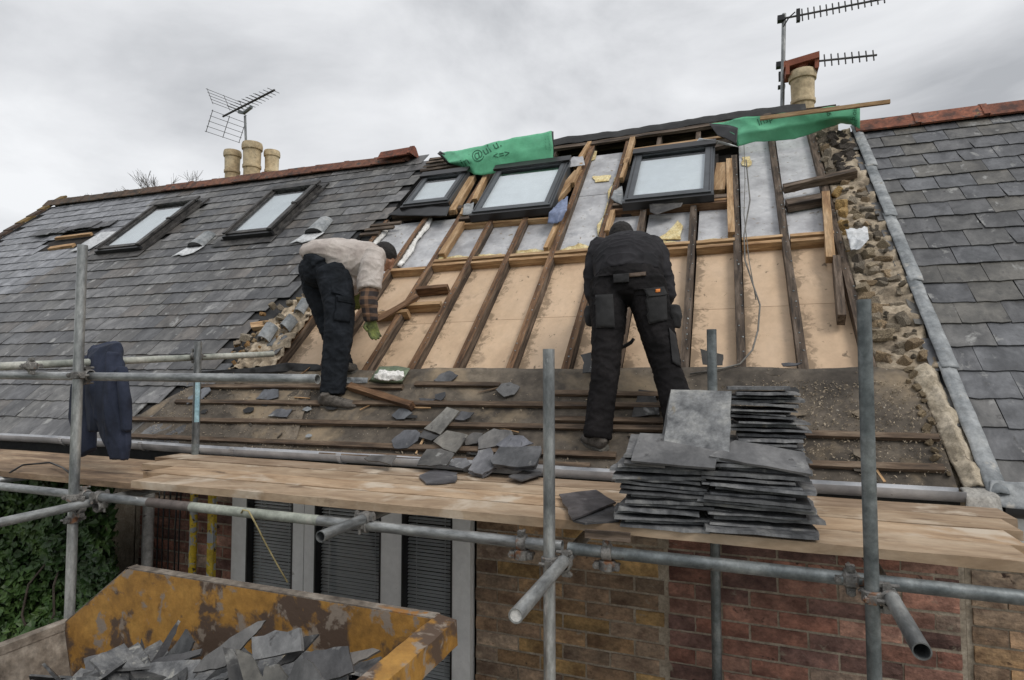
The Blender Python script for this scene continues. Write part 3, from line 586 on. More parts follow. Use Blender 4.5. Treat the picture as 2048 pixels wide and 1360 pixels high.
# foam beads along rafter edges
for (i, s0, s1) in ((0, 2.35, 3.35), (1, 2.45, 3.4), (2, 2.5, 3.1), (5, 2.5, 3.9)):
    x = RX[i]+.036 if i != 5 else RX[6]-.04
    sheet('foam_bead', [[RP(x-.012, s0, -.05), RP(x-.012, (s0+s1)/2, -.04), RP(x-.012, s1, -.05)], [RP(x+.03, s0, -.058), RP(x+.055*(1 if i != 5 else -1), s0+.3*(s1-s0), -.055), RP(x+.02, (s0+s1)/2, -.05), RP(x+.05*(1 if i != 5 else -1), s0+.8*(s1-s0), -.058), RP(x+.02, s1, -.056)]], .02, M_foam if i > 1 else M_white, H, .015, nu=40, nv=4, nscale=24)
def foam_patch(px, h=-.055, mat=None):
    p0 = RP(0, 0, h); o = slab('foam_patch', px, p0, NR, .008, mat or M_foam, H, 3, .16); return o
foam_patch([(1185, 352), (1222, 350), (1218, 361), (1190, 364)]); foam_patch([(1484, 314), (1500, 312), (1503, 328), (1496, 333), (1484, 330)])
foam_patch([(1180, 300), (1194, 302), (1190, 318), (1178, 322)]); foam_patch([(1310, 478), (1356, 440), (1366, 452), (1362, 478)], -.05)
# small noggins and loose timbers at the left bays
for a, b, m in (((835, 583), (897, 578), M_raftside), ((812, 616), (884, 612), M_pine), ((750, 634), (818, 628), M_pine), ((632, 634), (645, 634), M_pine)):
    timber('noggin', onroof(*a, -.03), onroof(*b, -.03), .045, .085, NR, m, H)
# trimmers under and around the new skylights
timber('trimmer', RP(-2.80, 3.24, -.03), RP(-1.62, 3.20, -.03), .06, .10, NR, M_rafter, H); timber('trimmer', RP(-2.78, 3.15, -.05), RP(-1.62, 3.11, -.05), .03, .08, NR, M_pine, H)
timber('trimmer', RP(-1.12, 3.21, -.03), RP(0.0, 3.17, -.03), .06, .10, NR, M_rafter, H); timber('trimmer', RP(-1.12, 3.12, -.03), RP(.0, 3.08, -.03), .03, .08, NR, M_raftside, H); timber('trimmer', RP(-.3, 3.13, -.01), RP(.0, 3.14, -.01), .05, .04, NR, M_pine, H)
timber('trimmer', RP(-3.78, 3.52, -.03), RP(-2.86, 3.50, -.03), .07, .10, NR, M_rafter, H)
timber('trimmer', RP(-1.13, 4.50, -.03), RP(.05, 4.55, -.03), .05, .06, NR, M_pine, H); timber('trimmer', RP(-.2, 4.33, -.01), RP(.08, 4.40, .0), .16, .04, NR, M_rafter, H)
def packer(a, b, w_=.045, mat=None, h=.0): timber('packer', onroof(*a, h), onroof(*b, h), w_, .06, NR, mat or M_pine, H)
packer((905, 425), (945, 356), .09); packer((925, 432), (930, 420), .05); packer((950, 402), (974, 350), .06); packer((884, 512), (925, 448), .07, None, -.02); packer((1108, 405), (1158, 345), .1, None, -.02); packer((1146, 370), (1163, 330), .04)
packer((1092, 500), (1117, 445), .045, None, -.01); packer((1150, 335), (1180, 287), .045); packer((1214, 466), (1226, 425), .045, None, -.01); packer((1252, 330), (1266, 278), .06); packer((1243, 360), (1256, 320), .04)
packer((1436, 385), (1446, 330), .12, None, -.02); packer((1463, 470), (1458, 322), .055, None, -.005); packer((1661, 520), (1651, 388), .06, None, .01)
timber('rafter', onroof(1683, 640, .0), onroof(1672, 520, .0), .05, .09, NR, M_rafter, H)
S3 = sky_rect([(800, 408), (893, 402), (938, 341), (851, 348)], .1); S4 = sky_rect([(942, 423), (1105, 411), (1136, 320), (993, 334)], .1); S5 = sky_rect([(1243, 399), (1425, 385), (1431, 286), (1272, 303)], .1)
for S in (S3, S4, S5):
    mb = MB(); sheetbox(mb, S[0]-.03, S[1]+.03, S[2]-.02, S[3]+.02, -.14, -.04); mb.build('skylight_kerb', M_dark, H); skylight(S, M_frame, False)
sheet('apron', [[onroof(775, 430, .03), onroof(893, 432, .05)], [onroof(798, 416, .06), onroof(900, 412, .06)]], .005, M_blackp, H, .01)
sheet('membrane_flap', [[onroof(1300, 424, .03), onroof(1313, 429, .05), onroof(1362, 414, .04)], [onroof(1298, 408, .05), onroof(1366, 406, .05)]], .003, M_frameo, H, .01)

# ------------------------------------------------------------------ party wall of rubble between the two roofs
M_fillet = pmat('pale_mortar', [(.30, .25, .185), (.45, .385, .29), (.54, .47, .37)], scale=8, rough=.95, bump=1, bscale=26, bdist=.012, spots=((.16, .13, .1), 10, .62, .06))
PW = MB(); sheetbox(PW, .80, 1.10, .0, 4.45, -.25, -.06); pw = PW.build('party_wall', M_mortar, H)
stones = [rock_mesh('stone', M_stone, k) for k in range(9)]
def stone_at(p, sz, tint, parent, name='stone'):
    o = link_mesh(name, random.choice(stones), parent, Matrix.Translation(p) @ Matrix.Rotation(random.uniform(0, 6.3), 4, V((random.uniform(-1, 1), random.uniform(-1, 1), random.uniform(.3, 1))).normalized()) @ Matrix.Diagonal((sz*random.uniform(.9, 1.35), sz*random.uniform(.75, 1.05), sz*random.uniform(.6, .9), 1)))
    o.color = (*tint, 1)
s = .92; row = 0
while s < 4.3:
    for k in range(3):
        x = .835+k*.082+random.uniform(-.02, .02)+(.02 if s < 2.4 else 0)
        dk = s > 3.3 and k > 0; tn = (.35, .34, .36) if dk else random.choice([(1.25, 1.2, 1.12), (.9, .88, .84), (1.5, 1.4, 1.2), (.62, .6, .58), (1.3, 1.1, .85)])
        if 2.15 < s < 3.05 and k == 0: tn = (1.9, 1.45, .75)
        if random.random() < .93: stone_at(RP(x, s+random.uniform(-.03, .03), -.02+random.uniform(-.02, .035)), random.uniform(.05, .08) if k else random.uniform(.058, .088), tn, pw)
    s += .085
for i in range(70):
    stone_at(RP(random.uniform(.8, 1.07), random.uniform(.85, 4.2), random.uniform(-.03, .05)), random.uniform(.012, .028), random.choice([(.9, .85, .75), (1.3, 1.2, 1), (.5, .48, .45)]), pw)
sheet('mortar_fillet', [[RP(.94, .84, .01), RP(.985, .6, .015), RP(1.0, .3, .01), RP(1.03, .03, .01)], [RP(1.03, .88, .06), RP(1.05, .6, .06), RP(1.055, .3, .055), RP(1.08, .03, .05)], [RP(1.09, .88, .01), RP(1.10, .6, .0), RP(1.12, .3, .0), RP(1.15, .03, .0)]], .02, M_fillet, pw, .026, nu=90, nv=16, nscale=11)
sheet('mortar_bed', [[RP(.80, .86, -.03), RP(.79, 2.5, -.03), RP(.80, 4.3, -.03)], [RP(.95, .86, -.012), RP(.95, 2.5, -.014), RP(.93, 4.3, -.02)], [RP(1.10, .86, -.006), RP(1.10, 2.5, -.01), RP(1.09, 4.3, -.012)]], .02, M_mortar, pw, .04, nu=130, nv=14, nscale=13)
for i in range(16): stone_at(RP(.955+.0*i+random.uniform(-.03, .03), .85-.05*i, .015), random.uniform(.02, .04), (1.35, 1.2, .95), pw, 'mortar_lump')
for k in range(5):
    a, b = k*.86-.02, k*.86+.9
    sheet('lead_flashing', [[RP(1.105, a, .032+.006*(k % 2)), RP(1.095, b, .026)], [RP(1.15, a, .045), RP(1.14, b, .04)], [RP(1.19, a, .034), RP(1.175, b, .028)]], .004, M_lead, Hn, .009, nu=34, nv=6, nscale=9)
sheet('lead_flashing', [[RP(1.09, -.08, .02), RP(1.4, -.1, .01)], [RP(1.13, .05, .05), RP(1.30, .05, .04)]], .004, M_lead, Hn, .02, nu=20, nv=6, nscale=16)
# timber and rubble lying across the wall head
timber('loose_timber', onroof(1567, 378, .03), onroof(1712, 346, .05), .06, .07, NR, M_rafter, None, seg=7, jit=.003)
tag(bpy.data.objects['loose_timber'], 'dark old timber lying across the rubble wall beside the grey boards', 'timber')
timber('trimmer', onroof(1573, 412, -.01), onroof(1648, 398, -.01), .09, .08, NR, M_rafter, H)

# rubble heap left of the stripped bays
rub = empty('rubble_heap', RP(-4.1, 1.6, .02), 'heap of mortar lumps and grey broken pieces at the left edge of the bare rafters', 'rubble')
for px, py, sz, tn in ((492, 676, .085, (1.5, 1.5, 1.45)), (475, 686, .05, (1.4, 1.35, 1.3)), (560, 615, .06, (1.3, 1.3, 1.3)), (580, 606, .06, (1.5, 1.5, 1.45)), (545, 612, .05, (1, .95, .85)), (562, 636, .065, (1.5, 1.5, 1.45)), (525, 628, .04, (1.6, 1.1, .6)), (600, 600, .05, (1.3, 1.1, .7)), (612, 590, .05, (1.3, 1.3, 1.3)), (510, 708, .05, (1.3, 1.1, .85)), (540, 655, .04, (1.3, 1, .7)), (530, 645, .035, (1.5, 1.2, .8)), (595, 622, .05, (1.5, 1.45, 1.35)), (572, 655, .03, (1.2, .9, .6)), (610, 610, .035, (1.6, 1.2, .6)), (625, 588, .035, (1.5, 1.2, .8))):
    stone_at(onroof(px, py, .06), sz, tn, rub, 'mortar_lump')
for i in range(85):
    q = random.random(); stone_at(onroof(462+160*q+random.uniform(-12, 26), 712-125*q+random.uniform(-10, 22), .035), random.uniform(.015, .042), random.choice([(1.3, 1.1, .8), (1, .95, .9), (1.4, .95, .5)]), rub, 'mortar_lump')
def cap_piece(a, b, r, name='ridge_cap'):
    a, b = onroof(*a, .05), onroof(*b, .08); x = (b-a).normalized(); y = NR.cross(x); n = 8; mb = MB(); P = []
    for p in (a, b):
        for q, k in ((p, r), (p, r-.012)): P += [q + y*k*math.cos(math.pi*i/n) + NR*k*math.sin(math.pi*i/n) for i in range(n+1)]
    m = n+1; mb.add(P, [(i, i+1, 2*m+i+1, 2*m+i) for i in range(n)] + [(m+i, m+i+1, 3*m+i+1, 3*m+i)[::-1] for i in range(n)] + [(i, m+i, m+i+1, i+1) for i in range(n)] + [(2*m+i, 2*m+i+1, 3*m+i+1, 3*m+i) for i in range(n)])
    return mb.build(name, M_lead, rub, 'auto')
cap_piece((527, 684), (545, 656), .075); cap_piece((571, 660), (588, 640), .075); cap_piece((598, 628), (612, 605), .06)
slab('broken_slate', [(530, 692), (562, 665), (575, 672), (560, 690)], RP(0, 0, .04), NR, .007, M_slate, rub, tint=(.2, .21, .22)); slab('broken_slate', [(528, 703), (565, 694), (552, 708), (535, 710)], RP(0, 0, .04), NR, .007, M_slate, rub, tint=(.13, .13, .13))
slab('wood_offcut', [(500, 645), (540, 640), (548, 650), (502, 655)], RP(0, 0, .05), NR, .05, M_pine, rub)
sheet('mortar_bed', [[onroof(455, 738, .02), onroof(548, 733, .02)], [onroof(500, 700, .05), onroof(573, 695, .03)], [onroof(530, 650, .05), onroof(612, 640, .04)], [onroof(590, 600, .04), onroof(640, 590, .03)]], .01, M_mortar, rub, .05, nu=50, nv=50, nscale=15)

# ------------------------------------------------------------------ eaves, gutters, walls, window
def gutter(name, x0, x1, y, z, r, mat, parent):
    mb = MB(); n = 10; pr = [(math.cos(a), math.sin(a)) for a in [math.pi+math.pi*i/n for i in range(n+1)]]; P = []
    segs = 14; xs = [x0+(x1-x0)*i/segs for i in range(segs+1)]
    for x in xs:
        dz = .004*math.sin(x*2.1)
        P += [V((x, y+r*a, z+dz+r*1.0*b)) for a, b in pr] + [V((x, y+(r-.004)*a, z+dz+(r-.004)*b)) for a, b in pr[::-1]]
    m = 2*(n+1); fs = [(i*m+k, i*m+(k+1) % m, (i+1)*m+(k+1) % m, (i+1)*m+k)[::-1] for i in range(segs) for k in range(m)] + [tuple(range(m)), tuple(segs*m+k for k in range(m-1, -1, -1))]
    mb.add(P, fs); g_ = mb.build(name, mat, parent, 'auto')
    x = x0+.3
    while x < x1:
        b = MB(); P = []; 
        for xx in (x-.015, x+.015): P += [V((xx, y+(r+.006)*a, z+(r+.006)*bb)) for a, bb in pr]
        b.add(P, [(i, i+1, n+1+i+1, n+1+i) for i in range(n)]); b.box((x, y-r-.003, z+.004), (XA, YA, ZA), (.016, .007, .008)); b.build('gutter_bracket', mat, g_); x += .92
    return g_
gutter('gutter', -12, .99, 3.435, 2.176, .058, M_gutter, H)
mb = MB().box((-5.5, 3.515, 2.04), (XA, YA, ZA), (6.5, .012, .095)); mb.build('fascia', M_black, H)
mb = MB().box((-5.5, 3.60, 1.98), (XA, YA, ZA), (6.5, .07, .01)); mb.build('soffit', M_black, H)
gutter('gutter', 1.14, 4.6, 3.44, 2.115, .055, M_blackp, Hn)
MB().box((2.85, 3.51, 1.985), (XA, YA, ZA), (1.75, .012, .075)).build('fascia', M_whitep, Hn)
MB().box((2.85, 3.60, 1.95), (XA, YA, ZA), (1.75, .08, .01)).build('soffit', M_whitep, Hn)
sheet('mortar_fillet', [[V((.98, 3.36, 2.06)), V((1.14, 3.38, 2.05))], [V((.99, 3.38, 2.16)), V((1.13, 3.42, 2.16))], [V((1.0, 3.5, 2.18)), V((1.12, 3.52, 2.18))]], .012, M_conc, H, .012, nu=12, nv=10, nscale=20)
WY = 3.55
wall = MB().box((-8.3, WY+.16, 1.0), (XA, YA, ZA), (3.7, .15, 1.0)).box((-4.08, WY+.16, 1.0), (XA, YA, ZA), (.53, .15, 1.0)).box((-.275, WY+.16, 1.0), (XA, YA, ZA), (1.297, .15, 1.0)).build('brick_wall', M_joint, H)
walln = MB().box((2.812, WY+.163, 1.0), (XA, YA, ZA), (1.788, .15, 1.0)).build('brick_wall', M_joint, Hn)
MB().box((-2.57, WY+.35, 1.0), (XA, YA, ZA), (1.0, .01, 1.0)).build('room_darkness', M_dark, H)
def brick_mesh(w_, h_, seed):
    rnd = random.Random(seed); mb = MB(); nx, nz = 6, 3; P = []
    for k in range(nz+1):
        for i in range(nx+1):
            ed = i in (0, nx) or k in (0, nz); P.append(V((-w_/2+w_*i/nx+rnd.uniform(-.002, .002), (0 if not ed else .004)+rnd.uniform(-.0015, .0025), -h_/2+h_*k/nz+rnd.uniform(-.0012, .0012))))
    fs = [(k*(nx+1)+i, k*(nx+1)+i+1, (k+1)*(nx+1)+i+1, (k+1)*(nx+1)+i) for k in range(nz) for i in range(nx)]
    B = [V((-w_/2, .03, -h_/2)), V((w_/2, .03, -h_/2)), V((w_/2, .03, h_/2)), V((-w_/2, .03, h_/2))]; o = len(P); P += B; m = nx+1
    fs += [tuple([o] + [o+1] + [i for i in range(nx, -1, -1)]), tuple([o+2, o+3] + [nz*m+i for i in range(nx+1)]), tuple([o+3, o] + [k*m for k in range(nz+1)]), tuple([o+1, o+2] + [k*m+nx for k in range(nz, -1, -1)])]
    mb.add(P, fs); return mb.mesh('brick', M_brick)
BM = {}
YEL = [(.36, .235, .13), (.32, .215, .135), (.30, .22, .155), (.38, .25, .11), (.35, .27, .20), (.26, .18, .12)]
RED = [(.28, .135, .10), (.22, .11, .082), (.31, .165, .125), (.16, .092, .078), (.34, .255, .20), (.33, .19, .145)]
def brickwork(x0, x1, z0, z1, pal, parent, L_=.285, Hc=.0895, skip=None):
    z = z1-Hc/2; r = 0
    while z > z0:
        x = x0-(L_/2 if r % 2 else 0)
        while x < x1-.02:
            a, b = max(x, x0)+.006, min(x+L_, x1)-.006
            if b-a > .03 and not (skip and skip((a+b)/2, z)):
                w_ = round((b-a)/.02)*.02; w_ = min(w_, .273) if b-a > .2 else max(.04, w_-.0); key = (w_, random.randrange(5))
                if key not in BM: BM[key] = brick_mesh(w_, Hc-.0135, hash(key) % 9999)
                o = link_mesh('brick', BM[key], parent, Matrix.Translation(((a+b)/2, WY+random.uniform(-.003, .003), z+random.uniform(-.001, .001)))); v = random.uniform(.8, 1.2); o.color = (*[q*v for q in random.choice(pal)], 1)
            x += L_
        z -= Hc; r += 1
brickwork(-4.55, -3.56, .85, 2.0, RED, wall, .25, .085); brickwork(-1.575, -.40, .62, 2.0, YEL, wall)
lint = lambda x, z: x < .45 and z < .94
brickwork(-.385, 1.0, .62, 2.0, RED, wall, skip=lint)
MB().box((.03, WY+.06, .72), (XA, YA, ZA), (.42, .068, .205)).build('concrete_pad', M_conc, H)
brickwork(1.045, 2.6, .75, 1.96, YEL, walln)
win = MB()
for a, b in ((-3.54, -3.40), (-2.98, -2.885), (-2.878, -2.79), (-2.25, -2.09), (-1.72, -1.595)): win.box(((a+b)/2, WY-.005, 1.0), (XA, YA, ZA), ((b-a)/2, .035, 1.0))
win.box((-2.567, WY-.0, 1.985), (XA, YA, ZA), (.97, .03, .045)).box((-2.567, WY, .05), (XA, YA, ZA), (.97, .03, .05)); win = win.build('window', M_whitep, H)
for a, b in ((-3.40, -2.98), (-2.79, -2.25), (-2.09, -1.72)):
    pn = MB().box(((a+b)/2, WY+.006, 1.0), (XA, YA, ZA), ((b-a)/2-.004, .004, .92)).build('pane', M_wglass, win)
    sl = MB(); z = .35
    while z < 1.93:
        sl.box(((a+b)/2, WY+.03, z+random.uniform(-.0015, .0015)), (XA, V((0, math.cos(.5), math.sin(.5))), V((0, -math.sin(.5), math.cos(.5)))), ((b-a)/2-.008, .0105, .0008)); z += .0235
    for xx in (a+.08, b-.08): sl.box((xx, WY+.018, 1.1), (XA, YA, ZA), (.0015, .001, .85))
    tag(sl.build('blind', M_slat, win), kind='stuff')
    MB().box((a+.006, WY-.012, 1.0), (XA, YA, ZA), (.006, .032, .93)).box((b-.006, WY-.012, 1.0), (XA, YA, ZA), (.006, .032, .93)).build('seal', M_blackp, win)
# downpipe stub and painted posts below the eaves
q = atY(296, 1060, 3.40); pipe('downpipe', (q.x, 3.40, 0), (q.x, 3.40, 1.98), .04, M_wpost, None, None, None, 2, H)

# ------------------------------------------------------------------ scaffold
TR = .0242
def tb(a, b, label, mat=None, r=TR, name='scaffold_tube', cat='scaffold tube'): return pipe(name, a, b, r, mat or M_galv, label, cat)
ZL = 2.022
pL = tb((-3.545, 2.36, 0.02), (-3.545, 2.36, 3.47), 'tall upright scaffold tube at left with navy jacket behind it', None, .0262)
pM = tb((-.722, 2.36, 0.02), (-.722, 2.36, 2.833), 'upright scaffold tube standing just left of the stacked slates, between the two workers', None, .0242)
pR = tb((.415, 2.36, 0.02), (.415, 2.36, 2.99), 'thick upright scaffold tube in front, rightmost of the uprights', M_galvd, .0228)
pB = tb((-.124, 3.405, 0.02), (-.124, 3.405, 2.965), 'upright scaffold tube rising behind the stack of slates', M_galvd, .0255)
pK = tb((-3.763, 3.37, 0.02), (-3.763, 3.37, 2.957), 'back upright scaffold tube at left with blue tape and yellow paint lower down', None, .0262)
# blue tape and yellow paint sleeve on the back upright
for (z0, z1, m, nm) in ((2.36, 2.66, pmat('blue_paint', [(.22, .38, .45), (.32, .47, .52)], rough=.6), 'blue_paint'), (2.10, 2.2, M_galvd, 'sleeve'), (1.1, 1.86, M_yel, 'yellow_paint')):
    c = V((-3.763, 3.37, 0)); n = 16; rr = .0268; P = []; a0, a1 = (0, 2*math.pi) if nm != 'blue_paint' else (-1.2, .1)
    for z in (z0, z1): P += [c+V((rr*math.cos(a0+(a1-a0)*k/n), rr*math.sin(a0+(a1-a0)*k/n), z)) for k in range(n+1)]
    MB().add(P, [(k, k+1, n+2+k, n+1+k) for k in range(n)]).build(nm, m, pK, 'auto')
q = atY(424, 1060, 3.37); o = MB().box((q.x, 3.37, 1.0), (XA, YA, ZA), (.028, .016, .99)).build('flat_post', M_yel); tag(o, 'flat yellow and white painted post beside the round yellow one under the boards', 'post')
lL = tb((-7.2, 2.42, ZL), (-.685, 2.42, ZL), 'long horizontal scaffold tube under the boards from the left edge to the middle upright')
lR = tb((-.66, 2.425, ZL-.005), (.868, 2.425, ZL-.008), 'dark horizontal scaffold tube under the boards ending at the right', M_galvd)
# differently weathered lengths of the ledger
for (x0, x1, m) in ((-3.03, -2.72, pmat('brown_paint', [(.075, .06, .055), (.12, .10, .09)], rough=.6)), (-2.72, -1.9, pmat('mossy_steel', [(.24, .26, .22), (.36, .38, .33)], scale=6, rough=.6, spots=((.45, .45, .4), 9, .6, .08)))):
    n = 20; P = []
    for x in (x0, x1): P += [V((x, 2.42+.0247*math.cos(2*math.pi*k/n), ZL+.0247*math.sin(2*math.pi*k/n))) for k in range(n)]
    MB().add(P, [(k, (k+1) % n, n+(k+1) % n, n+k)[::-1] for k in range(n)]).build('paint_band', m, lL, 'auto')
gF = tb((-7.2, 2.42, 2.722), (-1.92, 2.42, 2.702), 'front guard rail tube at left with an open end near the left worker')
a = CAM+ray(-160, 740)*3.3; b = CAM+ray(546, 708)*5.1
gB = tb(a, b, 'greenish back guard rail tube at left running up to the slates', pmat('mossy_tube', [(.20, .215, .19), (.32, .33, .29), (.42, .42, .38)], scale=5, rough=.6), .0242)
t1 = tb((-1.64, 2.10, 2.052), (-1.64, 3.30, 2.055), 'short scaffold tube poking forward under the boards in front of the window')
t2 = tb((-.662, 1.80, 1.978), (-.655, 3.35, 2.0), 'scaffold tube poking forward beside the middle upright')
t3 = tb((.458, 1.952, 1.985), (.50, 3.35, 2.0), 'stained scaffold tube poking forward beside the right upright')
t4 = tb((-3.50, 1.2, 1.968), (-3.46, 3.35, 2.0), 'scaffold tube running back under the left low boards beside the ivy')
t5 = tb((-4.75, 2.3, 2.0), (-4.45, 2.85, 2.03), 'stub of scaffold tube at the left edge below the low boards')
m_ = MB(); n = 16; m_.add([t2.matrix_basis.translation + V((0, .004, 0)) + V((.0195*math.cos(2*math.pi*k/n), 0, .0195*math.sin(2*math.pi*k/n))) for k in range(n)], [tuple(range(n))]); m_.build('mortar_plug', M_white, t2)
coupler((-3.545, 2.36, 2.715), ZA, XA, .0265, pL, (.0, .058, 0)); coupler((-3.545, 2.36, ZL), ZA, XA, .0265, pL, (0, .06, 0)); coupler((-3.545, 2.36, 1.90), ZA, YA, .0265, pL, (.05, .0, .07)); coupler((-3.42, 2.42, ZL), XA, YA, .025, lL, (0, 0, -.052))
coupler((-.722, 2.36, 1.975), ZA, YA, .0245, pM, (.06, 0, 0)); coupler((-.86, 2.42, ZL), XA, ZA, .025, lL, (0, 0, -.05)); coupler((-1.64, 2.42, ZL), XA, YA, .025, lL, (0, 0, .03))
coupler((-.50, 2.425, ZL-.006), XA, ZA, .025, lR, (0, 0, -.05)); coupler((.415, 2.36, 1.985), ZA, YA, .0235, pR, (.05, .0, 0)); coupler((.36, 2.425, ZL-.006), XA, ZA, .025, lR, (0, 0, .0))
coupler(atY(396, 712, 3.42), ZA, XA, .026, pK, (0, -.02, 0)); coupler(CAM+ray(62, 732)*3.62, (b-a), ZA, .025, gB, (0, 0, 0))

# boards
zt, th = 2.12, .038
for i, (x0, x1) in enumerate(((-3.22, .905), (-3.42, .965), (-3.73, 1.035), (-3.90, 1.10))):
    y = 2.45+.1125+i*.2325
    t_ = ['front scaffold board along the edge, under the front of the slate stacks', 'second scaffold board from the front edge of the long platform', 'third scaffold board from the front edge of the long platform', 'rearmost long scaffold board next to the gutter'][i]
    o = timber('scaffold_board', (x0, y, zt-th/2+(.003 if i % 2 else 0)), (x1, y, zt-th/2+random.uniform(-.003, .004)), .216, th, ZA, M_board, None, seg=24, jit=.0018); o.color = [(1.02, .98, .93, 1), (1.08, .99, .89, 1), (.84, .80, .75, 1), (.80, .75, .71, 1)][i]; tag(o, t_, 'scaffold board')
for i in range(3):
    y = 2.70+i*.24
    o = timber('scaffold_board', (-9.5, y, 2.055), (-3.30-.1*i, y, 2.055), .236, .034, ZA, M_ply, None, seg=16, jit=.002)
    tag(o, ['front board of the lower weathered platform at left above the ivy', 'middle board of the lower weathered platform at left under the jacket', 'rear board of the lower weathered platform at left beside the gutter'][i], 'scaffold board')
o = timber('toe_offcut', atZ(1172, 1062, 2.10)+V((0, -.012, -.006)), atZ(1262, 1070, 2.10)+V((0, -.012, -.006)), .02, .034, ZA, M_rafter); tag(o, 'dark offcut of timber on the board edge below the two flat slates', 'timber')

# ------------------------------------------------------------------ slate stacks on the platform
def stack_mesh(seed):
    rnd = random.Random(seed); w_, d_ = .40, .25
    p = [V((-w_/2, -d_/2, 0)), V((w_/2, -d_/2, 0)), V((w_/2, d_/2, 0)), V((-w_/2, d_/2, 0))]; o = []
    for i in range(4):
        a, b = p[i], p[(i+1) % 4]; n = 7 if i % 2 == 0 else 4
        if rnd.random() < .5: o.append(a + V((rnd.uniform(0, .015)*(1 if a.x < 0 else -1), 0, 0)))
        else: o.append(a)
        for k in range(1, n): q = a.lerp(b, k/n); o.append(q + V((rnd.uniform(-.004, .004), rnd.uniform(-.005, .005), 0)))
    m = len(o); c = V((0, 0, 0)); top = [V((q.x*.985, q.y*.975, rnd.uniform(.0055, .0085))) for q in o]; bot = [V((q.x, q.y, rnd.uniform(-.001, .001))) for q in o]
    mb = MB(); mb.add(top+bot+[V((0, 0, .0075)), V((0, 0, 0))], [(k, (k+1) % m, 2*m) for k in range(m)] + [((k+1) % m+m, k+m, 2*m+1) for k in range(m)] + [(k+m, (k+1) % m+m, (k+1) % m, k) for k in range(m)])
    return mb.mesh('stacked_slate', M_slate_edge)
SMs = [stack_mesh(k) for k in range(10)]
def slate_stack(cx, cy, z0, h, n, sx, sy, tx, ty, label, group, rot=0, top_tilt=0):
    for i in range(n):
        f = i/(n-1); z = z0+.002+h*f+(random.uniform(-.005, .006) if 0 < i < n-1 else 0); wob = .5+1.0*f
        M = Matrix.Translation((cx+tx*f+random.uniform(-.035, .035), cy+ty*f+random.uniform(-.03, .025), z)) @ Matrix.Rotation(rot+random.gauss(0, .07), 4, 'Z') @ Matrix.Rotation(random.gauss(0, .02)*wob + top_tilt*f, 4, 'Y') @ Matrix.Rotation(random.gauss(0, .015), 4, 'X') @ Matrix.Diagonal((sx*random.uniform(.8, 1.08), sy*random.uniform(.9, 1.08), random.uniform(.9, 1.9), 1))
        o = link_mesh('stacked_slate', SMs[random.randrange(10)], None, M); v = random.uniform(.75, 1.25); o.color = (v, v*1.0, v*1.01, 1)
        tag(o, (label.replace('grey roof slate lying in', 'lowest slate of') if i == 0 else label.replace('grey roof slate lying in', 'uppermost thin slate of') if i == n-1 else label), 'roof slate', group)
slate_stack(-.305, 2.60, zt, .268, 18, .93, 1.1, .02, .03, 'grey roof slate lying in the front left stack on the scaffold boards', 'slates in the front left stack', .05)
slate_stack(.055, 2.60, zt, .262, 18, .98, 1.1, .0, .03, 'grey roof slate lying in the front right stack on the scaffold boards', 'slates in the front right stack', .06, .03)
slate_stack(.10, 2.98, zt, .535, 30, .80, 1.1, .02, .02, 'grey roof slate lying in the taller dark stack behind the two front stacks', 'slates in the rear stack', .03)
def top_slate(px, z, tilt, label, t=.009, tint=(.15, .15, .152), layers=1):
    c = atY(sum(p[0] for p in px)/4, sum(p[1] for p in px)/4, 2.58) + ZA*(z-2.455); n = (Matrix.Rotation(tilt[0]+.36, 4, 'X') @ Matrix.Rotation(tilt[1], 4, 'Y') @ ZA).normalized()
    o = slab('roof_slate', px, c, n, t, M_slate, None, 5, .025, layers, tint); tag(o, label, 'roof slate'); return o
top_slate([(1248, 926), (1262, 868), (1330, 870), (1330, 932)], 2.448, (-.02, 0), 'pale grey slate topping the front left stack at its left corner')
top_slate([(1262, 921), (1280, 866), (1440, 872), (1430, 936)], 2.468, (-.02, .02), 'wide pale slate on top of the front left stack under the leaning slate')
top_slate([(1418, 912), (1470, 880), (1608, 904), (1622, 948)], 2.464, (-.03, .07), 'broad streaked slate on top of the front right stack')
top_slate([(1438, 934), (1450, 905), (1606, 925), (1612, 958)], 2.45, (-.02, .07), 'second slate down at the top of the front right stack')
# leaning slates
c = CAM+ray(1392, 858)*2.55; n = V((-.12, -.74, .66)).normalized()
for k, px in enumerate(([(1316, 922), (1340, 786), (1440, 790), (1445, 932)], [(1320, 929), (1344, 781), (1450, 786), (1452, 930)], [(1322, 917), (1342, 779), (1463, 782), (1458, 922)])):
    o = slab('roof_slate', px, c+n*(.012*k), n, .009, M_slate_edge if k == 2 else M_slate, None, 6, .018, 1, (1.35, 1.35, 1.33) if k == 2 else (.14, .14, .14))
    tag(o, ['slate propped at the back of the upright slates on the stacks', 'slate propped in the middle of the upright slates on the stacks', 'large pale slate propped upright in front on top of the stacks'][k], 'roof slate')
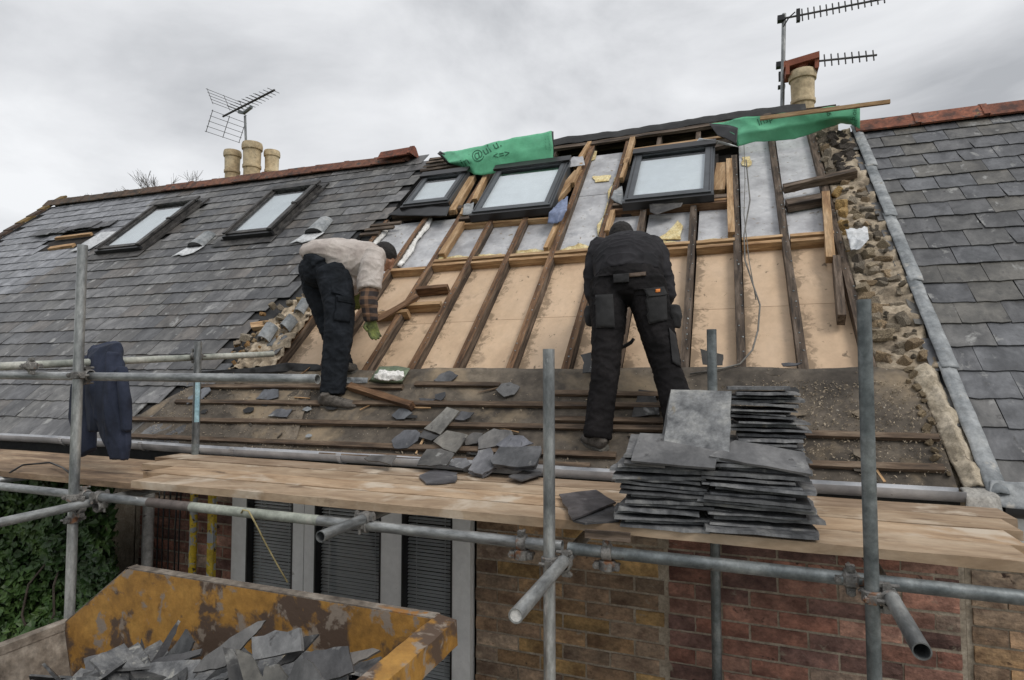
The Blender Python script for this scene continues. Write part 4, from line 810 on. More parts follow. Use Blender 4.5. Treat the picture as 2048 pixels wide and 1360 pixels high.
# slates lying on the boards
BZ = V((0, 0, zt+.012))
def bs(px, label, h=.012, tint=(.11, .112, .12), layers=1, rag=4, j=.09, nm='broken_slate', nn=ZA):
    c = atZ(sum(p[0] for p in px)/len(px), sum(p[1] for p in px)/len(px), zt+h); o = slab(nm, px, c, nn, .008, M_slate, None, rag, j, layers, tint); tag(o, label, 'broken slate' if nm == 'broken_slate' else 'roof slate'); return o
bs([(1144, 1037), (1118, 988), (1192, 979), (1232, 1004)], 'dark square slate with a chipped corner left of the stacks on the front board', .024, (.085, .08, .085), 1, 5, .03)
bs([(1146, 1040), (1225, 1008), (1238, 1040), (1170, 1046)], 'slate under the dark square slate beside the stacks', .010, (.08, .08, .085), 1, 4, .05)
bs([(839, 950), (870, 938), (915, 945), (911, 962), (876, 966), (852, 966)], 'jagged slate piece lying alone on the scaffold board below the gutter', .012, (.10, .10, .11))
bs([(728, 916), (743, 910), (793, 910), (783, 930)], 'small brownish slate bridging gutter and board, leftmost of the fallen pieces', .07, (.13, .125, .12), nn=V((0, -.3, .95)).normalized())
# ------------------------------------------------------------------ broken slates strewn on the felt
def fell(pts, label, h=.03, tint=(.10, .103, .11), layers=1, j=.1, cr=(780, 730, 5.441), tilt=None):
    px = [(cr[0]+a/cr[2], cr[1]+b/cr[2]) for a, b in pts]; o = slab('broken_slate', px, RP(0, 0, h), tilt or NR, .007, M_slate, None, 3, j, layers, tint); tag(o, label, 'broken slate'); return o
C6 = (650, 680, 2.894); C5 = (0, 680, 2.894)
fell([(475, 165), (560, 90), (650, 60), (740, 110), (650, 180), (570, 205)], 'dark slate piece highest on the felt, right of the green bag', .035)
fell([(1150, 265), (1210, 205), (1310, 185), (1415, 235), (1350, 320), (1240, 345)], 'pointed dark slate piece high on the felt left of the middle upright', .035, (.12, .12, .12))
fell([(490, 320), (600, 290), (600, 340), (550, 385), (490, 370)], 'small dark slate chip on the torn felt fold', .04, (.075, .078, .085))
fell([(310, 360), (420, 365), (500, 375), (440, 395), (340, 390)], 'long thin slate splinter on the torn felt fold', .03, (.07, .07, .075))
fell([(15, 545), (100, 470), (180, 480), (245, 520), (150, 585), (70, 590)], 'bluish slate piece just below the loose brown timber', .03, (.13, .14, .155))
fell([(700, 590), (770, 500), (915, 515), (870, 570), (800, 600)], 'dark slate piece behind the long brown slate', .045, (.08, .082, .09))
fell([(310, 780), (370, 710), (540, 765), (450, 820)], 'dark rounded slate under the foot of the long brown slate', .045, (.07, .07, .072))
fell([(370, 690), (620, 455), (755, 500), (545, 755)], 'long brownish grey slate lying slantwise across the batten', .06, (.185, .18, .165), 1, .06)
fell([(15, 820), (150, 710), (280, 705), (330, 740), (300, 820), (190, 900), (50, 905)], 'bluish rounded slate piece above the gutter, left of the brown slates', .045, (.12, .125, .14))
fell([(800, 800), (900, 735), (1010, 740), (950, 850), (820, 870)], 'thin dark slate between the two brown slates', .03, (.11, .105, .10))
fell([(470, 830), (620, 710), (850, 760), (710, 950), (580, 910)], 'square brown textured slate above the gutter', .065, (.20, .19, .17), 1, .08)
fell([(960, 800), (1130, 690), (1320, 710), (1350, 770), (1250, 850), (960, 915)], 'grey brown slate with jagged edge left of the big dark slate', .05, (.17, .165, .16), 2)
fell([(1150, 870), (1300, 760), (1450, 770), (1560, 850), (1400, 900)], 'bluish slate poking out behind the big dark slate', .06, (.13, .135, .155))
GN = V((0, -.42, .907)).normalized()
def gfell(pts, label, y=3.42, z=2.235, tint=(.11, .11, .115), layers=1, j=.09, nn=GN):
    px = [(780+a/5.441, 730+b/5.441) for a, b in pts]; o = slab('broken_slate', px, V((0, y, z)), nn, .0075, M_slate, None, 4, j, layers, tint); tag(o, label, 'broken slate'); return o
gfell([(290, 1090), (400, 915), (560, 910), (700, 960), (620, 1090)], 'wide dark slate lying over the gutter below the brown slate', tint=(.10, .097, .092))
gfell([(640, 1090), (700, 1010), (830, 1010), (880, 1080), (790, 1125)], 'small grey slate lying over the gutter between two larger ones', z=2.225, tint=(.12, .122, .13))
gfell([(850, 1140), (960, 930), (1100, 900), (1150, 1100), (1000, 1190)], 'bluish grey slate hanging over the gutter left of the big dark slate', z=2.245, tint=(.15, .152, .165), layers=3)
gfell([(1290, 1210), (1440, 1150), (1650, 1120), (1640, 1190), (1430, 1255)], 'dark slate sliver on the boards under the big dark slate', z=2.15, y=3.3, nn=ZA)
gfell([(1090, 1030), (1190, 890), (1640, 880), (1650, 920), (1580, 1090), (1390, 1110), (1120, 1075)], 'biggest smooth dark slate lying over the gutter on top of others', z=2.275, tint=(.088, .09, .096), layers=4, j=.04)
fell([(1480, 340), (1530, 285), (1610, 285), (1610, 330), (1550, 345)], 'bluish slate piece between battens left of the worker in the pale shirt', .03, (.13, .14, .16), cr=C5)
fell([(1080, 370), (1090, 330), (1210, 260), (1220, 290), (1170, 340)], 'bluish slate piece behind the left back upright', .035, (.14, .15, .17), cr=C5)
fell([(1550, 440), (1600, 400), (1690, 400), (1660, 445)], 'small bluish slate near the left end of the battens', .03, (.12, .125, .14), cr=C5)
fell([(1775, 445), (1815, 285), (1905, 295), (1935, 430)], 'dark square slate lying behind the right worker legs', .035, (.085, .082, .08), cr=C6)
fell([(1478, 85), (1540, 70), (1545, 185), (1490, 190), (1500, 130)], 'jagged black felt scrap beside the left leg of the right worker', .06, (.03, .03, .03), cr=C6)
fell([(145, 715), (280, 750), (275, 810), (160, 805)], 'dark slate scrap standing behind the stack upright at the felt edge', .05, (.045, .043, .04), cr=(1350, 450, 2.894), tilt=(NR*.5-YA*.5).normalized())
fell([(615, 800), (740, 795), (700, 812), (625, 815)], 'dark slate scrap at the top edge of the felt on the right', .03, (.08, .08, .09), cr=(1350, 450, 2.894))
for px, py in ((800, 838), (980, 870), (935, 905), (700, 760), (1270, 790), (500, 850), (560, 870), (610, 842), (450, 815)):
    q = onroof(px, py, .02); o = link_mesh('slate_chip', random.choice(stones), None, Matrix.Translation(q) @ Matrix.Rotation(random.random()*6, 4, NR) @ Matrix.Diagonal((.035, .02, .008, 1))); o.color = (.5, .5, .52, 1); tag(o, 'small slate chip lying on the dusty felt', 'slate chip', 'slate chips on the felt')
# debris too fine to pick apart
mb = MB()
for i in range(3800):
    reg = random.random()
    if reg < .45: x, s = random.uniform(.0, 1.0), random.uniform(.1, .75)
    elif reg < .75: x, s = random.uniform(-4.6, -3.0), random.uniform(.02, .8)
    else: x, s = random.uniform(-3.4, .9), random.gauss(.03, .03) if random.random() < .5 else random.uniform(0, .85)
    c = RP(x, s, .018+random.uniform(0, .004)); z = random.uniform(.002, .008); a = V([random.uniform(-1, 1) for _ in range(3)]).normalized(); b = a.cross(V([random.uniform(-1, 1) for _ in range(3)])).normalized(); d = a.cross(b)
    mb.add([c+a*z*1.7, c+b*z, c-a*z, c+d*z*.7], [(0, 1, 2), (0, 3, 1), (1, 3, 2), (2, 3, 0)])
o = mb.build('mortar_crumbs', M_mortar); tag(o, 'crumbs of mortar and slate dust scattered on the felt', 'debris', None, 'stuff')

rn = random.Random(9)
for k in range(26):
    x, s_ = (rn.uniform(-4.4, .9), rn.uniform(.04, .84)); q = RP(x, s_, .016+.012*rn.random()); a_ = rn.random()*6.3; l_ = rn.uniform(.03, .09); w_ = l_*rn.uniform(.25, .7)
    pp = [XA*math.cos(a_+t*1.05)*l_*rn.uniform(.6, 1)+SU*math.sin(a_+t*1.05)*w_*rn.uniform(.6, 1) for t in range(6)]
    m_ = MB().prism(pp, NR, .003); o = link_mesh('felt_scrap', m_.mesh('felt_scrap', rn.choice([M_black, M_felt, M_lead])), None, Matrix.Translation(q)); tag(o, 'small torn scrap of roofing felt lying among the battens', 'felt scrap', 'felt scraps among the battens')
for k in range(14):
    x, s_ = rn.uniform(-4.2, .8), rn.uniform(.05, .85); q = RP(x, s_, .022); d_ = (XA*rn.uniform(-1, 1)+SU*rn.uniform(-.4, .4)).normalized()*rn.uniform(.04, .1)
    o = timber('wood_splinter', q-d_, q+d_, .009, .006, NR, M_pine if k % 3 else M_batten, None, seg=2, jit=.003); tag(o, 'thin splinter of batten wood lying on the felt', 'splinter', 'wood splinters on the felt')
# green bag with filler, loose timbers, tool cable
q = [onp(735+0, y, RP(0, 0, .03), NR) for y in (0,)]
P = lambda x, y, h=.03: onroof(650+x/2.894, 680+y/2.894, h)
bag = sheet('plaster_bag', [[P(250, 240), P(350, 252), P(450, 252)], [P(262, 225, .07), P(350, 240, .075), P(446, 240, .07)], [P(290, 185, .075), P(380, 190, .07), P(476, 190, .075)], [P(312, 150, .05), P(400, 148, .05), P(490, 160, .05)]], .004, pmat('olive_plastic', [(.09, .12, .08), (.15, .19, .12)], scale=5, rough=.5), None, .01, nu=20, nv=14)
tag(bag, 'open olive green bag of white filler on the felt edge right of the left worker', 'bag')
sheet('filler', [[P(285, 222, .085), P(350, 232, .09), P(440, 225, .085)], [P(290, 200, .1), P(370, 205, .11), P(455, 205, .1)], [P(315, 178, .085), P(390, 176, .09), P(455, 183, .085)]], .01, M_white, bag, .02, nu=20, nv=12, nscale=30)
fl = sheet('plastic_bag', [[P(105, 250), P(245, 250)], [P(115, 215, .06), P(250, 218, .05)]], .004, M_lead, None, .02, nu=16, nv=8, nscale=16); tag(fl, 'crumpled grey plastic bag between the left worker and the green bag', 'bag')
o = timber('loose_timber', onroof(700, 773, .05), onroof(825, 812, .05), .05, .05, NR, M_raftside, None, seg=6, jit=.004); tag(o, 'short reddish brown timber lying loose beside the left worker shoe', 'timber')
o = timber('broken_board', onroof(755, 640, .02), onroof(836, 592, .03), .07, .02, NR, M_raftside, None, seg=6, jit=.007); tag(o, 'splintered thin board lying across the rafter by the left worker hand', 'timber')
c = [(1492, 320), (1500, 400), (1488, 470), (1490, 520), (1508, 575), (1520, 610), (1516, 660), (1505, 700), (1480, 728), (1440, 738), (1380, 748)]
pts = [onroof(x, y, .03) for x, y in c]
o = MB().tube(pts, .006, 8).build('grey_cable', M_cable, None, True); tag(o, 'grey cable hanging down the right bays onto the felt', 'cable')
pts = [onroof(x, y, .028) for x, y in ((1488, 290), (1490, 360), (1488, 430), (1498, 520), (1512, 600))]
o = MB().tube(pts, .004, 6).build('thin_cable', M_cable, None, True); tag(o, 'thin dark cable beside the grey one on the right rafter', 'cable')

# ------------------------------------------------------------------ membranes at the ridge
def printed(name, sh, txt, px, py, size, ang, mirror=False):
    cu = bpy.data.curves.new(name, 'FONT'); cu.body = txt; cu.size = size; cu.align_x = 'CENTER'; cu.align_y = 'CENTER'; cu.resolution_u = 3
    tmp = bpy.data.objects.new('tmp', cu); me = bpy.data.meshes.new_from_object(tmp); bpy.data.objects.remove(tmp)
    from mathutils.bvhtree import BVHTree
    bv = BVHTree.FromPolygons([v.co for v in sh.data.vertices], [tuple(p.vertices) for p in sh.data.polygons])
    d = ray(px, py).normalized(); hit, n, _, _ = bv.ray_cast(CAM, d)
    if hit is None: return
    ca, sa = math.cos(ang), math.sin(ang); mb = MB(); vv = []; ok = []
    sc_px = FPX/(hit-CAM).dot(FW)
    for q in me.vertices:
        x = -q.co.x if mirror else q.co.x; X_ = (x*ca - q.co.y*sa)*sc_px; Y_ = (x*sa + q.co.y*ca)*sc_px
        dd = ray(px+X_, py-Y_).normalized(); h, nn, _, _ = bv.ray_cast(CAM, dd); ok.append(h is not None); vv.append((h if h else hit)-dd*.006)
    fs = [tuple(p.vertices) if not mirror else tuple(p.vertices)[::-1] for p in me.polygons if all(ok[i] for i in p.vertices)]; me.name = 'tmp'
    mb.add(vv, fs).build(name, M_print, sh)
def flap(top, bot, mid=None, **k):
    rows = [bot]+([mid] if mid else [])+[top]; return sheet('green_membrane', rows, .004, M_green, None, **k)
A = flap([onroof(880, 305, .12), onroof(905, 303, .2), onroof(975, 287, .3), onroof(1040, 273, .32), onroof(1103, 262, .34)], [onroof(925, 333, .05), onroof(948, 349, .06), onroof(962, 350, .06), onroof(1000, 345, .06), onroof(1106, 320, .08)], [onroof(898, 325, .14), onroof(930, 322, .18), onroof(1000, 312, .2), onroof(1106, 290, .22)], amp=.02, nu=40, nv=14, nscale=5)
tag(A, 'green roofing membrane folded over the stripped ridge above the left new skylights', 'membrane')
f_ = sheet('membrane_edge', [[onroof(1103, 262, .34), onroof(1106, 320, .08)], [onroof(1107, 263, .25), onroof(1108, 318, .02)]], .003, M_black, A, .004, nu=8, nv=3)
f_ = sheet('membrane_underside', [[onroof(874, 308, .09), onroof(896, 330, .03), onroof(940, 334, .03)], [onroof(878, 304, .15), onroof(905, 315, .14), onroof(938, 334, .07)]], .01, M_blackp, A, .015, nu=14, nv=5)
printed('printed_text', A, 'in/@ullu.T', 968, 303, .15, R(29)); printed('printed_text', A, '. .. - .-- .. --\n- ..- .... ..', 1096, 288, .04, R(-82)); 
mbq = onroof(1000, 310, .19)
printed('printed_mark', A, '<=>', 1003, 310, .12, R(12))
B = flap([onroof(1420, 246, .1), onroof(1470, 238, .2), onroof(1530, 232, .25), onroof(1600, 222, .28), onroof(1720, 205, .26)], [onroof(1475, 292, .03), onroof(1500, 284, .05), onroof(1590, 276, .05), onroof(1640, 262, .06), onroof(1683, 246, .07), onroof(1700, 247, .08), onroof(1720, 257, .08)], [onroof(1468, 268, .12), onroof(1530, 260, .16), onroof(1620, 245, .17), onroof(1720, 230, .17)], amp=.02, nu=44, nv=14, nscale=5)
tag(B, 'green roofing membrane over the ridge in front of the buff chimney pot', 'membrane')
sheet('membrane_underside', [[onroof(1418, 247, .1), onroof(1455, 250, .14), onroof(1476, 256, .16)], [onroof(1436, 272, .06), onroof(1452, 278, .06), onroof(1472, 290, .06)]], .006, M_blackp, B, .01, nu=12, nv=5)
printed('printed_text', B, 'Insp', 1530, 240, .10, R(22)); printed('printed_text', B, 'b.on', 1708, 228, .07, R(80)); printed('printed_text', B, 'cos', 1710, 246, .05, R(82)); printed('printed_text', B, '&', 1657, 226, .08, R(30))
o = timber('timber_lath', onroof(1520, 237, .33), onroof(1780, 203, .31), .03, .035, ZA, M_pine, None, seg=6); tag(o, 'long pale timber lath resting on the right green membrane', 'timber')
o = sheet('white_sheet', [[onroof(1385, 292, .06), onroof(1430, 288, .08), onroof(1478, 294, .04)], [onroof(1398, 276, .14), onroof(1430, 280, .13), onroof(1462, 288, .07)]], .003, M_paper, None, .02, nu=16, nv=8, nscale=10); tag(o, 'crumpled white sheet over the top of the right new skylight', 'sheet')
o = sheet('blue_film', [[onroof(1095, 446, .05), onroof(1115, 446, .05), onroof(1124, 440, .04)], [onroof(1098, 425, .1), onroof(1120, 425, .1), onroof(1134, 420, .08)], [onroof(1118, 404, .07), onroof(1128, 398, .06), onroof(1136, 392, .04)]], .003, M_bluef, None, .02, nu=14, nv=14, nscale=16); tag(o, 'crumpled blue and white film hanging off the middle new skylight', 'film')
for i, (pp, lb) in enumerate((([(1222, 398), (1250, 412), (1228, 380), (1244, 372)], 'clear plastic scrap at the left corner of the right new skylight'), ([(925, 430), (944, 428), (928, 410), (948, 405)], 'clear plastic scrap at the left corner of the middle new skylight'), ([(1137, 335), (1170, 330), (1140, 316), (1166, 312)], 'pale plastic sheet at the upper right of the middle new skylight'))):
    o = sheet('plastic_scrap', [[onroof(*pp[0], .04), onroof(*pp[1], .03)], [onroof(*pp[2], .06), onroof(*pp[3], .04)]], .003, M_lead if i < 2 else M_foil, None, .015, nu=10, nv=8, nscale=16); tag(o, lb, 'plastic')
o = sheet('torn_wrapper', [[onroof(1702, 502, .08), onroof(1722, 495, .09)], [onroof(1697, 480, .1), onroof(1738, 480, .1)], [onroof(1690, 458, .08), onroof(1735, 455, .07)]], .003, M_paper, None, .035, nu=14, nv=12, nscale=20); tag(o, 'torn white and blue wrapper caught on the rubble wall', 'wrapper')

# ------------------------------------------------------------------ aerials
mast = pipe('tv_aerial', atY(498, 352, 7.9)-ZA*.6, atY(490, 232, 7.9), .02, M_galv, 'grid reflector television aerial on a mast beside the three chimney pots', 'aerial')
mb = MB(); a, b = atY(446, 233, 7.9), atY(549, 180, 7.55); mb.tube([a, b], .018, 6); bd = (b-a).normalized(); pd = bd.cross(ZA).normalized()
mb.build('boom', M_frameo, mast); m2 = MB(); m2.tube([atY(478, 224, 7.9), atY(488, 226, 7.8), atY(503, 214, 7.72)], .028, 8); m2.build('bracket', M_galvd, mast)
m3 = MB()
for i in range(11):
    c = a.lerp(b, .28+.07*i); l = .17-.006*i; m3.tube([c-pd*l, c+pd*l], .005, 4)
    if i < 7: m3.tube([c-pd*l*.7+ZA*.05, c+pd*l*.7+ZA*.05], .004, 4)
tag(m3.build('elements', M_frameo, mast), kind='stuff')
for sg in (1, -1):
    m4 = MB(); o0 = a.lerp(b, .14)
    for i in range(5):
        c = o0 + ZA*sg*(.07+.075*i) - bd*(.05*i); m4.tube([c-pd*.32, c+pd*.32], .0045, 4)
    for k in (-.3, 0, .3): m4.tube([o0+ZA*sg*.05+pd*k, o0+ZA*sg*.38-bd*.2+pd*k], .006, 4)
    m4.build('reflector_grid', M_frameo, mast)
mast2 = pipe('tv_aerial', atY(1561, 224, 7.6)-ZA*.5, atY(1568, 28, 7.6), .024, M_galv, 'tall mast with two spiked yagi aerials beside the buff chimney pot', 'aerial')
def yagi(a, b, n, nm='boom'):
    m = MB().tube([a, b], .013, 6); bm_ = m.build(nm, M_frameo, mast2); d = (b-a)
    for i in range(n):
        c = a+d*((i+.5)/n); l = .085-.002*i; MB().tube([c-ZA*l-YA*l*.3, c+ZA*l+YA*l*.3], .008, 5).build('element', M_frameo, bm_)
a1, b1 = atY(1562, 38, 7.58), atY(1775, -4, 7.5); yagi(a1.lerp(b1, .18), b1, 14); MB().tube([a1, a1.lerp(b1, .2)], .013, 6).build('boom_stub', M_frameo, mast2)
MB().tube([a1.lerp(b1, .02)-ZA*.1, a1.lerp(b1, .08), a1.lerp(b1, .14)+ZA*.05], .008, 6).box(a1.lerp(b1, .17), (XA, YA, ZA), (.02, .03, .07)).box(a1, (XA, YA, ZA), (.04, .04, .03)).build('bracket', M_blackp, mast2)
a2, b2 = atY(1562, 130, 7.7), atY(1754, 110, 7.7); yagi(a2.lerp(b2, .36), b2, 9); MB().tube([a2, a2.lerp(b2, .36)], .012, 6).build('boom_stub', M_frameo, mast2)
MB().box(a2, (XA, YA, ZA), (.055, .04, .03)).build('bracket', M_blackp, mast2); MB().box(a2-ZA*.14, (XA, YA, ZA), (.03, .03, .05)).build('bracket', M_blackp, mast2); MB().box(a2-ZA*.27, (XA, YA, ZA), (.04, .03, .015)).build('bracket', M_blackp, mast2)

# ------------------------------------------------------------------ skip full of broken slates
SX0, SX1, SXL, SY0, SY1 = -2.877, -1.16, -3.33, .62, 2.20; ZR, ZC = 1.75, 1.415
skp = empty('skip', (-2.2, 1.4, .02), 'rusty yellow steel skip filled with broken slates in front of the window', 'skip')
def sidepanel(y, out):
    f = [(SXL, ZC), (SX0, ZR), (SX1, ZR), (SX1-.35, .15), (SXL+.35, .15)]; nx = 22
    mb = MB(); mb.prism([V((x, y, z)) for x, z in f], YA, .012); o = mb.build('side_panel', M_skip, skp)
    r_ = MB(); 
    for a, b in (((SX0, ZR), (SX1, ZR)), ((SXL, ZC), (SX0, ZR))):
        a, b = V((a[0], y+.015*out, a[1])), V((b[0], y+.015*out, b[1])); d = (b-a).normalized(); up = YA.cross(d) if YA.cross(d).z > 0 else -YA.cross(d)
        r_.box((a+b)/2-up*.012, (d, YA, up), ((b-a).length/2+.008, .026, .018))
    r_.build('top_rail', M_skipr, skp); return o
sidepanel(SY1, 1); sidepanel(SY0, -1)
yc, hy = (SY0+SY1)/2, (SY1-SY0)/2-.008
mb = MB(); mb.prism([V((SXL, SY0, ZC)), V((SXL, SY1-.013, ZC)), V((SXL+.35, SY1-.013, .15)), V((SXL+.35, SY0, .15))], XA, .012); mb.build('end_panel', M_skipr, skp)
MB().box((SXL-.015, yc, ZC-.01), (XA, YA, ZA), (.028, hy+.03, .02)).build('end_rail', M_skipr, skp)
mb = MB(); mb.prism([V((SX1, SY0, ZR)), V((SX1, SY1-.013, ZR)), V((SX1-.35, SY1-.013, .15)), V((SX1-.35, SY0, .15))], -XA, .012); mb.build('end_panel', M_skip, skp)
rr = MB(); n = 26; prof = [(0, 0), (.085, -.012), (.09, -.11), (.06, -.125), (.0, -.10)]; P = []
for i in range(n+1):
    y = SY0-.03+(SY1-SY0+.06)*i/n; P += [V((SX1+.002+a+random.uniform(-.0015, .0015), y, ZR+.006+b+random.uniform(-.0015, .0015))) for a, b in prof]
rr.add(P, [(i*5+k, i*5+(k+1) % 5, (i+1)*5+(k+1) % 5, (i+1)*5+k)[::-1] for i in range(n) for k in range(5)] + [(0, 1, 2, 3, 4)[::-1], tuple(n*5+k for k in range(5))]); rr.build('end_rail', M_skip, skp, 'auto')
for y in (SY0+.3, yc, SY1-.25): MB().box((SX1-.16, y, .95), (V((.26, 0, 1)).normalized().cross(YA), YA, V((.26, 0, 1)).normalized()), (.03, .04, .7)).build('rib', M_skip, skp)
MB().box(((SXL+SX1)/2, yc, .14), (XA, YA, ZA), ((SX1-SXL)/2-.34, hy, .03)).build('floor', M_skipr, skp)
def shard(pxs, y, n, label, tint=(.12, .12, .125), t=.011, j=.05, grp=None):
    n = V(n).normalized(); c = atY(sum(p[0] for p in pxs)/len(pxs), sum(p[1] for p in pxs)/len(pxs), y)
    o = slab('skip_slate', pxs, c, n, t, M_slate, None, 4, j+.03, 1, tuple(q*.8 for q in tint)); tag(o, label, 'broken slate', grp); return o
shard([(503, 1274), (598, 1255), (603, 1301), (505, 1320)], 1.78, (.1, -.85, .5), 'pale rectangular slate on top of the heap in the skip', (.23, .235, .24), .02, .03)
shard([(603, 1275), (637, 1268), (585, 1322), (545, 1335)], 1.83, (.0, -.8, .6), 'slate leaning behind the pale rectangular slate in the skip', (.14, .14, .14))
shard([(385, 1344), (410, 1312), (515, 1243), (532, 1240), (512, 1266), (450, 1332)], 1.85, (.45, -.65, .6), 'long blade of slate pointing up right in the skip', (.15, .15, .15), .02)
shard([(230, 1350), (320, 1315), (404, 1297), (400, 1308), (262, 1358)], 1.9, (.1, -.6, .8), 'long dark slate edge in the left part of the skip', (.08, .08, .085), .014)
shard([(167, 1317), (205, 1305), (273, 1298), (278, 1334), (172, 1345)], 2.0, (.1, -.7, .7), 'wide grey slate at the left side of the heap in the skip', (.15, .152, .16), .012)
shard([(274, 1306), (283, 1276), (298, 1327), (282, 1334)], 1.98, (.75, -.6, .2), 'narrow slate standing on edge in the skip', (.13, .13, .14))
shard([(320, 1322), (371, 1258), (387, 1283), (376, 1308)], 2.0, (.0, -.9, .4), 'pointed slate leaning on the yellow side of the skip', (.13, .135, .14))
shard([(298, 1332), (357, 1240), (361, 1243), (340, 1292), (312, 1332)], 1.95, (.8, -.55, .2), 'thin dark slate spike standing against the yellow side of the skip', (.06, .06, .065))
shard([(445, 1295), (466, 1300), (492, 1362), (458, 1362)], 1.70, (.55, -.8, .2), 'upright slate left of the pale rectangular slate in the skip', (.16, .16, .16))
shard([(470, 1298), (502, 1311), (527, 1358), (522, 1370), (490, 1370)], 1.68, (.5, -.8, .35), 'second upright slate left of the pale rectangular slate in the skip', (.17, .165, .15))
shard([(603, 1306), (640, 1300), (696, 1292), (707, 1343), (650, 1362), (612, 1342)], 1.72, (.05, -.75, .65), 'large dark slate at the right of the heap in the skip', (.12, .12, .125))
shard([(590, 1322), (612, 1318), (652, 1366), (572, 1370)], 1.60, (-.2, -.85, .5), 'triangular slate at the bottom right of the heap in the skip', (.15, .15, .15))
shard([(530, 1332), (556, 1328), (590, 1372), (520, 1372)], 1.60, (.1, -.85, .5), 'triangular brownish slate at the bottom middle of the skip heap', (.17, .165, .15))
shard([(700, 1305), (745, 1296), (760, 1300), (705, 1330)], 1.95, (.0, -.6, .8), 'brownish slate under the right rim of the skip', (.18, .165, .15))
for i in range(230):
    x, y = random.uniform(SXL+.2, SX1-.16), random.uniform(1.25, 2.06); z = 1.27+.20*(x+3.1)+.04*math.sin(x*5+1)+random.uniform(-.09, .05)-.06*(y > 1.98)+.1*min(0, y-1.5)
    M = Matrix.Translation((x, y, z)) @ Matrix.Rotation(random.uniform(0, 6.3), 4, 'Z') @ Matrix.Rotation(random.gauss(0, .34), 4, 'X') @ Matrix.Rotation(random.gauss(0, .26), 4, 'Y') @ Matrix.Diagonal((random.uniform(.4, .85), random.uniform(.5, 1.0), 1.5, 1))
    o = link_mesh('skip_slate', SMs[i % 10], None, M); v = random.uniform(.35, 1.0); o.color = (v, v, v, 1); tag(o, 'broken slate buried in the loose heap inside the yellow skip', 'broken slate', 'broken slates heaped in the skip')

# ------------------------------------------------------------------ ivy hedge, bare tree, rope, hanging cables
hd = empty('ivy_hedge', (-5.6, 3.2, 0), 'dense dark green ivy hedge under the left platform', 'hedge')
mb = MB(); rnd = random.Random(5)
def hed(x, z): return 2.95 + .22*noise.noise(V((x*1.3, z*1.3, 3))) + .10*noise.noise(V((x*4, z*4, 7)))
while len(mb.f) < 150000:
    x = rnd.uniform(-8.5, -3.98); z = rnd.uniform(.2, 1.99); y = hed(x, z) + rnd.expovariate(12)
    if x > -4.2: y += (x+4.2)*1.2
    if z > 1.9: y += .1
    if y > 3.52 or x > -3.96-(y-2.95)*1.5+rnd.uniform(-.06, .02): continue
    c = V((x, y, z)); sz = rnd.uniform(.018, .045); n = V((rnd.uniform(-.6, .6), -1+rnd.uniform(-.2, .6), rnd.uniform(-.2, .9))).normalized(); u = V((rnd.uniform(-1, 1), 0, rnd.uniform(-1, .2))); u = (u-n*u.dot(n)).normalized(); v = n.cross(u)
    mb.add([c-u*sz, c-u*sz*.3+v*sz*.8+n*sz*.2, c+u*sz*.2+v*sz*.5, c+u*sz*1.3, c+u*sz*.2-v*sz*.5, c-u*sz*.3-v*sz*.8+n*sz*.2, c+n*-.15*sz], [(0, 6, 1), (1, 6, 2), (2, 6, 3), (3, 6, 4), (4, 6, 5), (5, 6, 0)])
tag(mb.build('foliage', M_leaf, hd), kind='stuff')
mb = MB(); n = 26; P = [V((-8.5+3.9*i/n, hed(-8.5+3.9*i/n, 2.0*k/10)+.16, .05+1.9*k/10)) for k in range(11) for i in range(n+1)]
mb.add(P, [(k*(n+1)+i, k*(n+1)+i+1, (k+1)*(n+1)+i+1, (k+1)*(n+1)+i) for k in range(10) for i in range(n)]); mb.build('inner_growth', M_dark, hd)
mb = MB()
for i in range(14):
    x = rnd.uniform(-8, -5); pts = [V((x+.1*math.sin(k*1.3+i)+.05*k, hed(x, .2*k)+.08, .02+.19*k)) for k in range(10)]; mb.tube(pts, [.014-.001*k for k in range(10)], 5)
tag(mb.build('stem', M_bark, hd), kind='stuff')
def tree(x, y, h, label, seed):
    rnd = random.Random(seed); root = empty('bare_tree', (x, y, 0), label, 'tree', None); t = MB().tube([(x, y, 0), (x+.1, y, h*.4), (x, y+.1, h*.72)], [.12, .08, .05], 8).build('trunk', M_bark, root); b = MB()
    def grow(p, d, l, r, k):
        q = p+d*l; b.tube([p, q], [r, r*.7], 4, cap=False)
        if k: 
            for _ in range(3): grow(q, (d+V((rnd.gauss(0, .42), rnd.gauss(0, .42), rnd.gauss(.12, .25)))).normalized(), l*rnd.uniform(.62, .85), r*.62, k-1)
    for i in range(4): grow(V((x, y+.1, h*.7)), V((rnd.gauss(0, .6), rnd.gauss(0, .5), 1)).normalized(), h*.085, .03, 4)
    tag(b.build('crown', M_bark, root), kind='stuff')
for px, top_, Y, lb, sd_ in ((290, 335, 13, 'bare twiggy tree top behind the ridge, middle of three', 3), (372, 318, 13, 'bare twiggy tree top behind the ridge nearest the chimney pots', 4), (205, 352, 13, 'small bare tree top behind the ridge, leftmost of three', 8)):
    q = atY(px, top_, Y); tree(q.x, Y, q.z-.05, lb, sd_)
pts = [atY(x, y, yy) for x, y, yy in ((480, 1030, 2.42), (486, 1020, 2.37), (497, 1022, 2.37), (510, 1045, 2.38), (530, 1085, 2.45), (552, 1125, 2.5), (575, 1165, 2.5))]
o = MB().tube(pts, .0045, 7).build('rope', M_rope, None, True); tag(o, 'yellowish rope dangling from the horizontal tube in front of the window', 'rope')
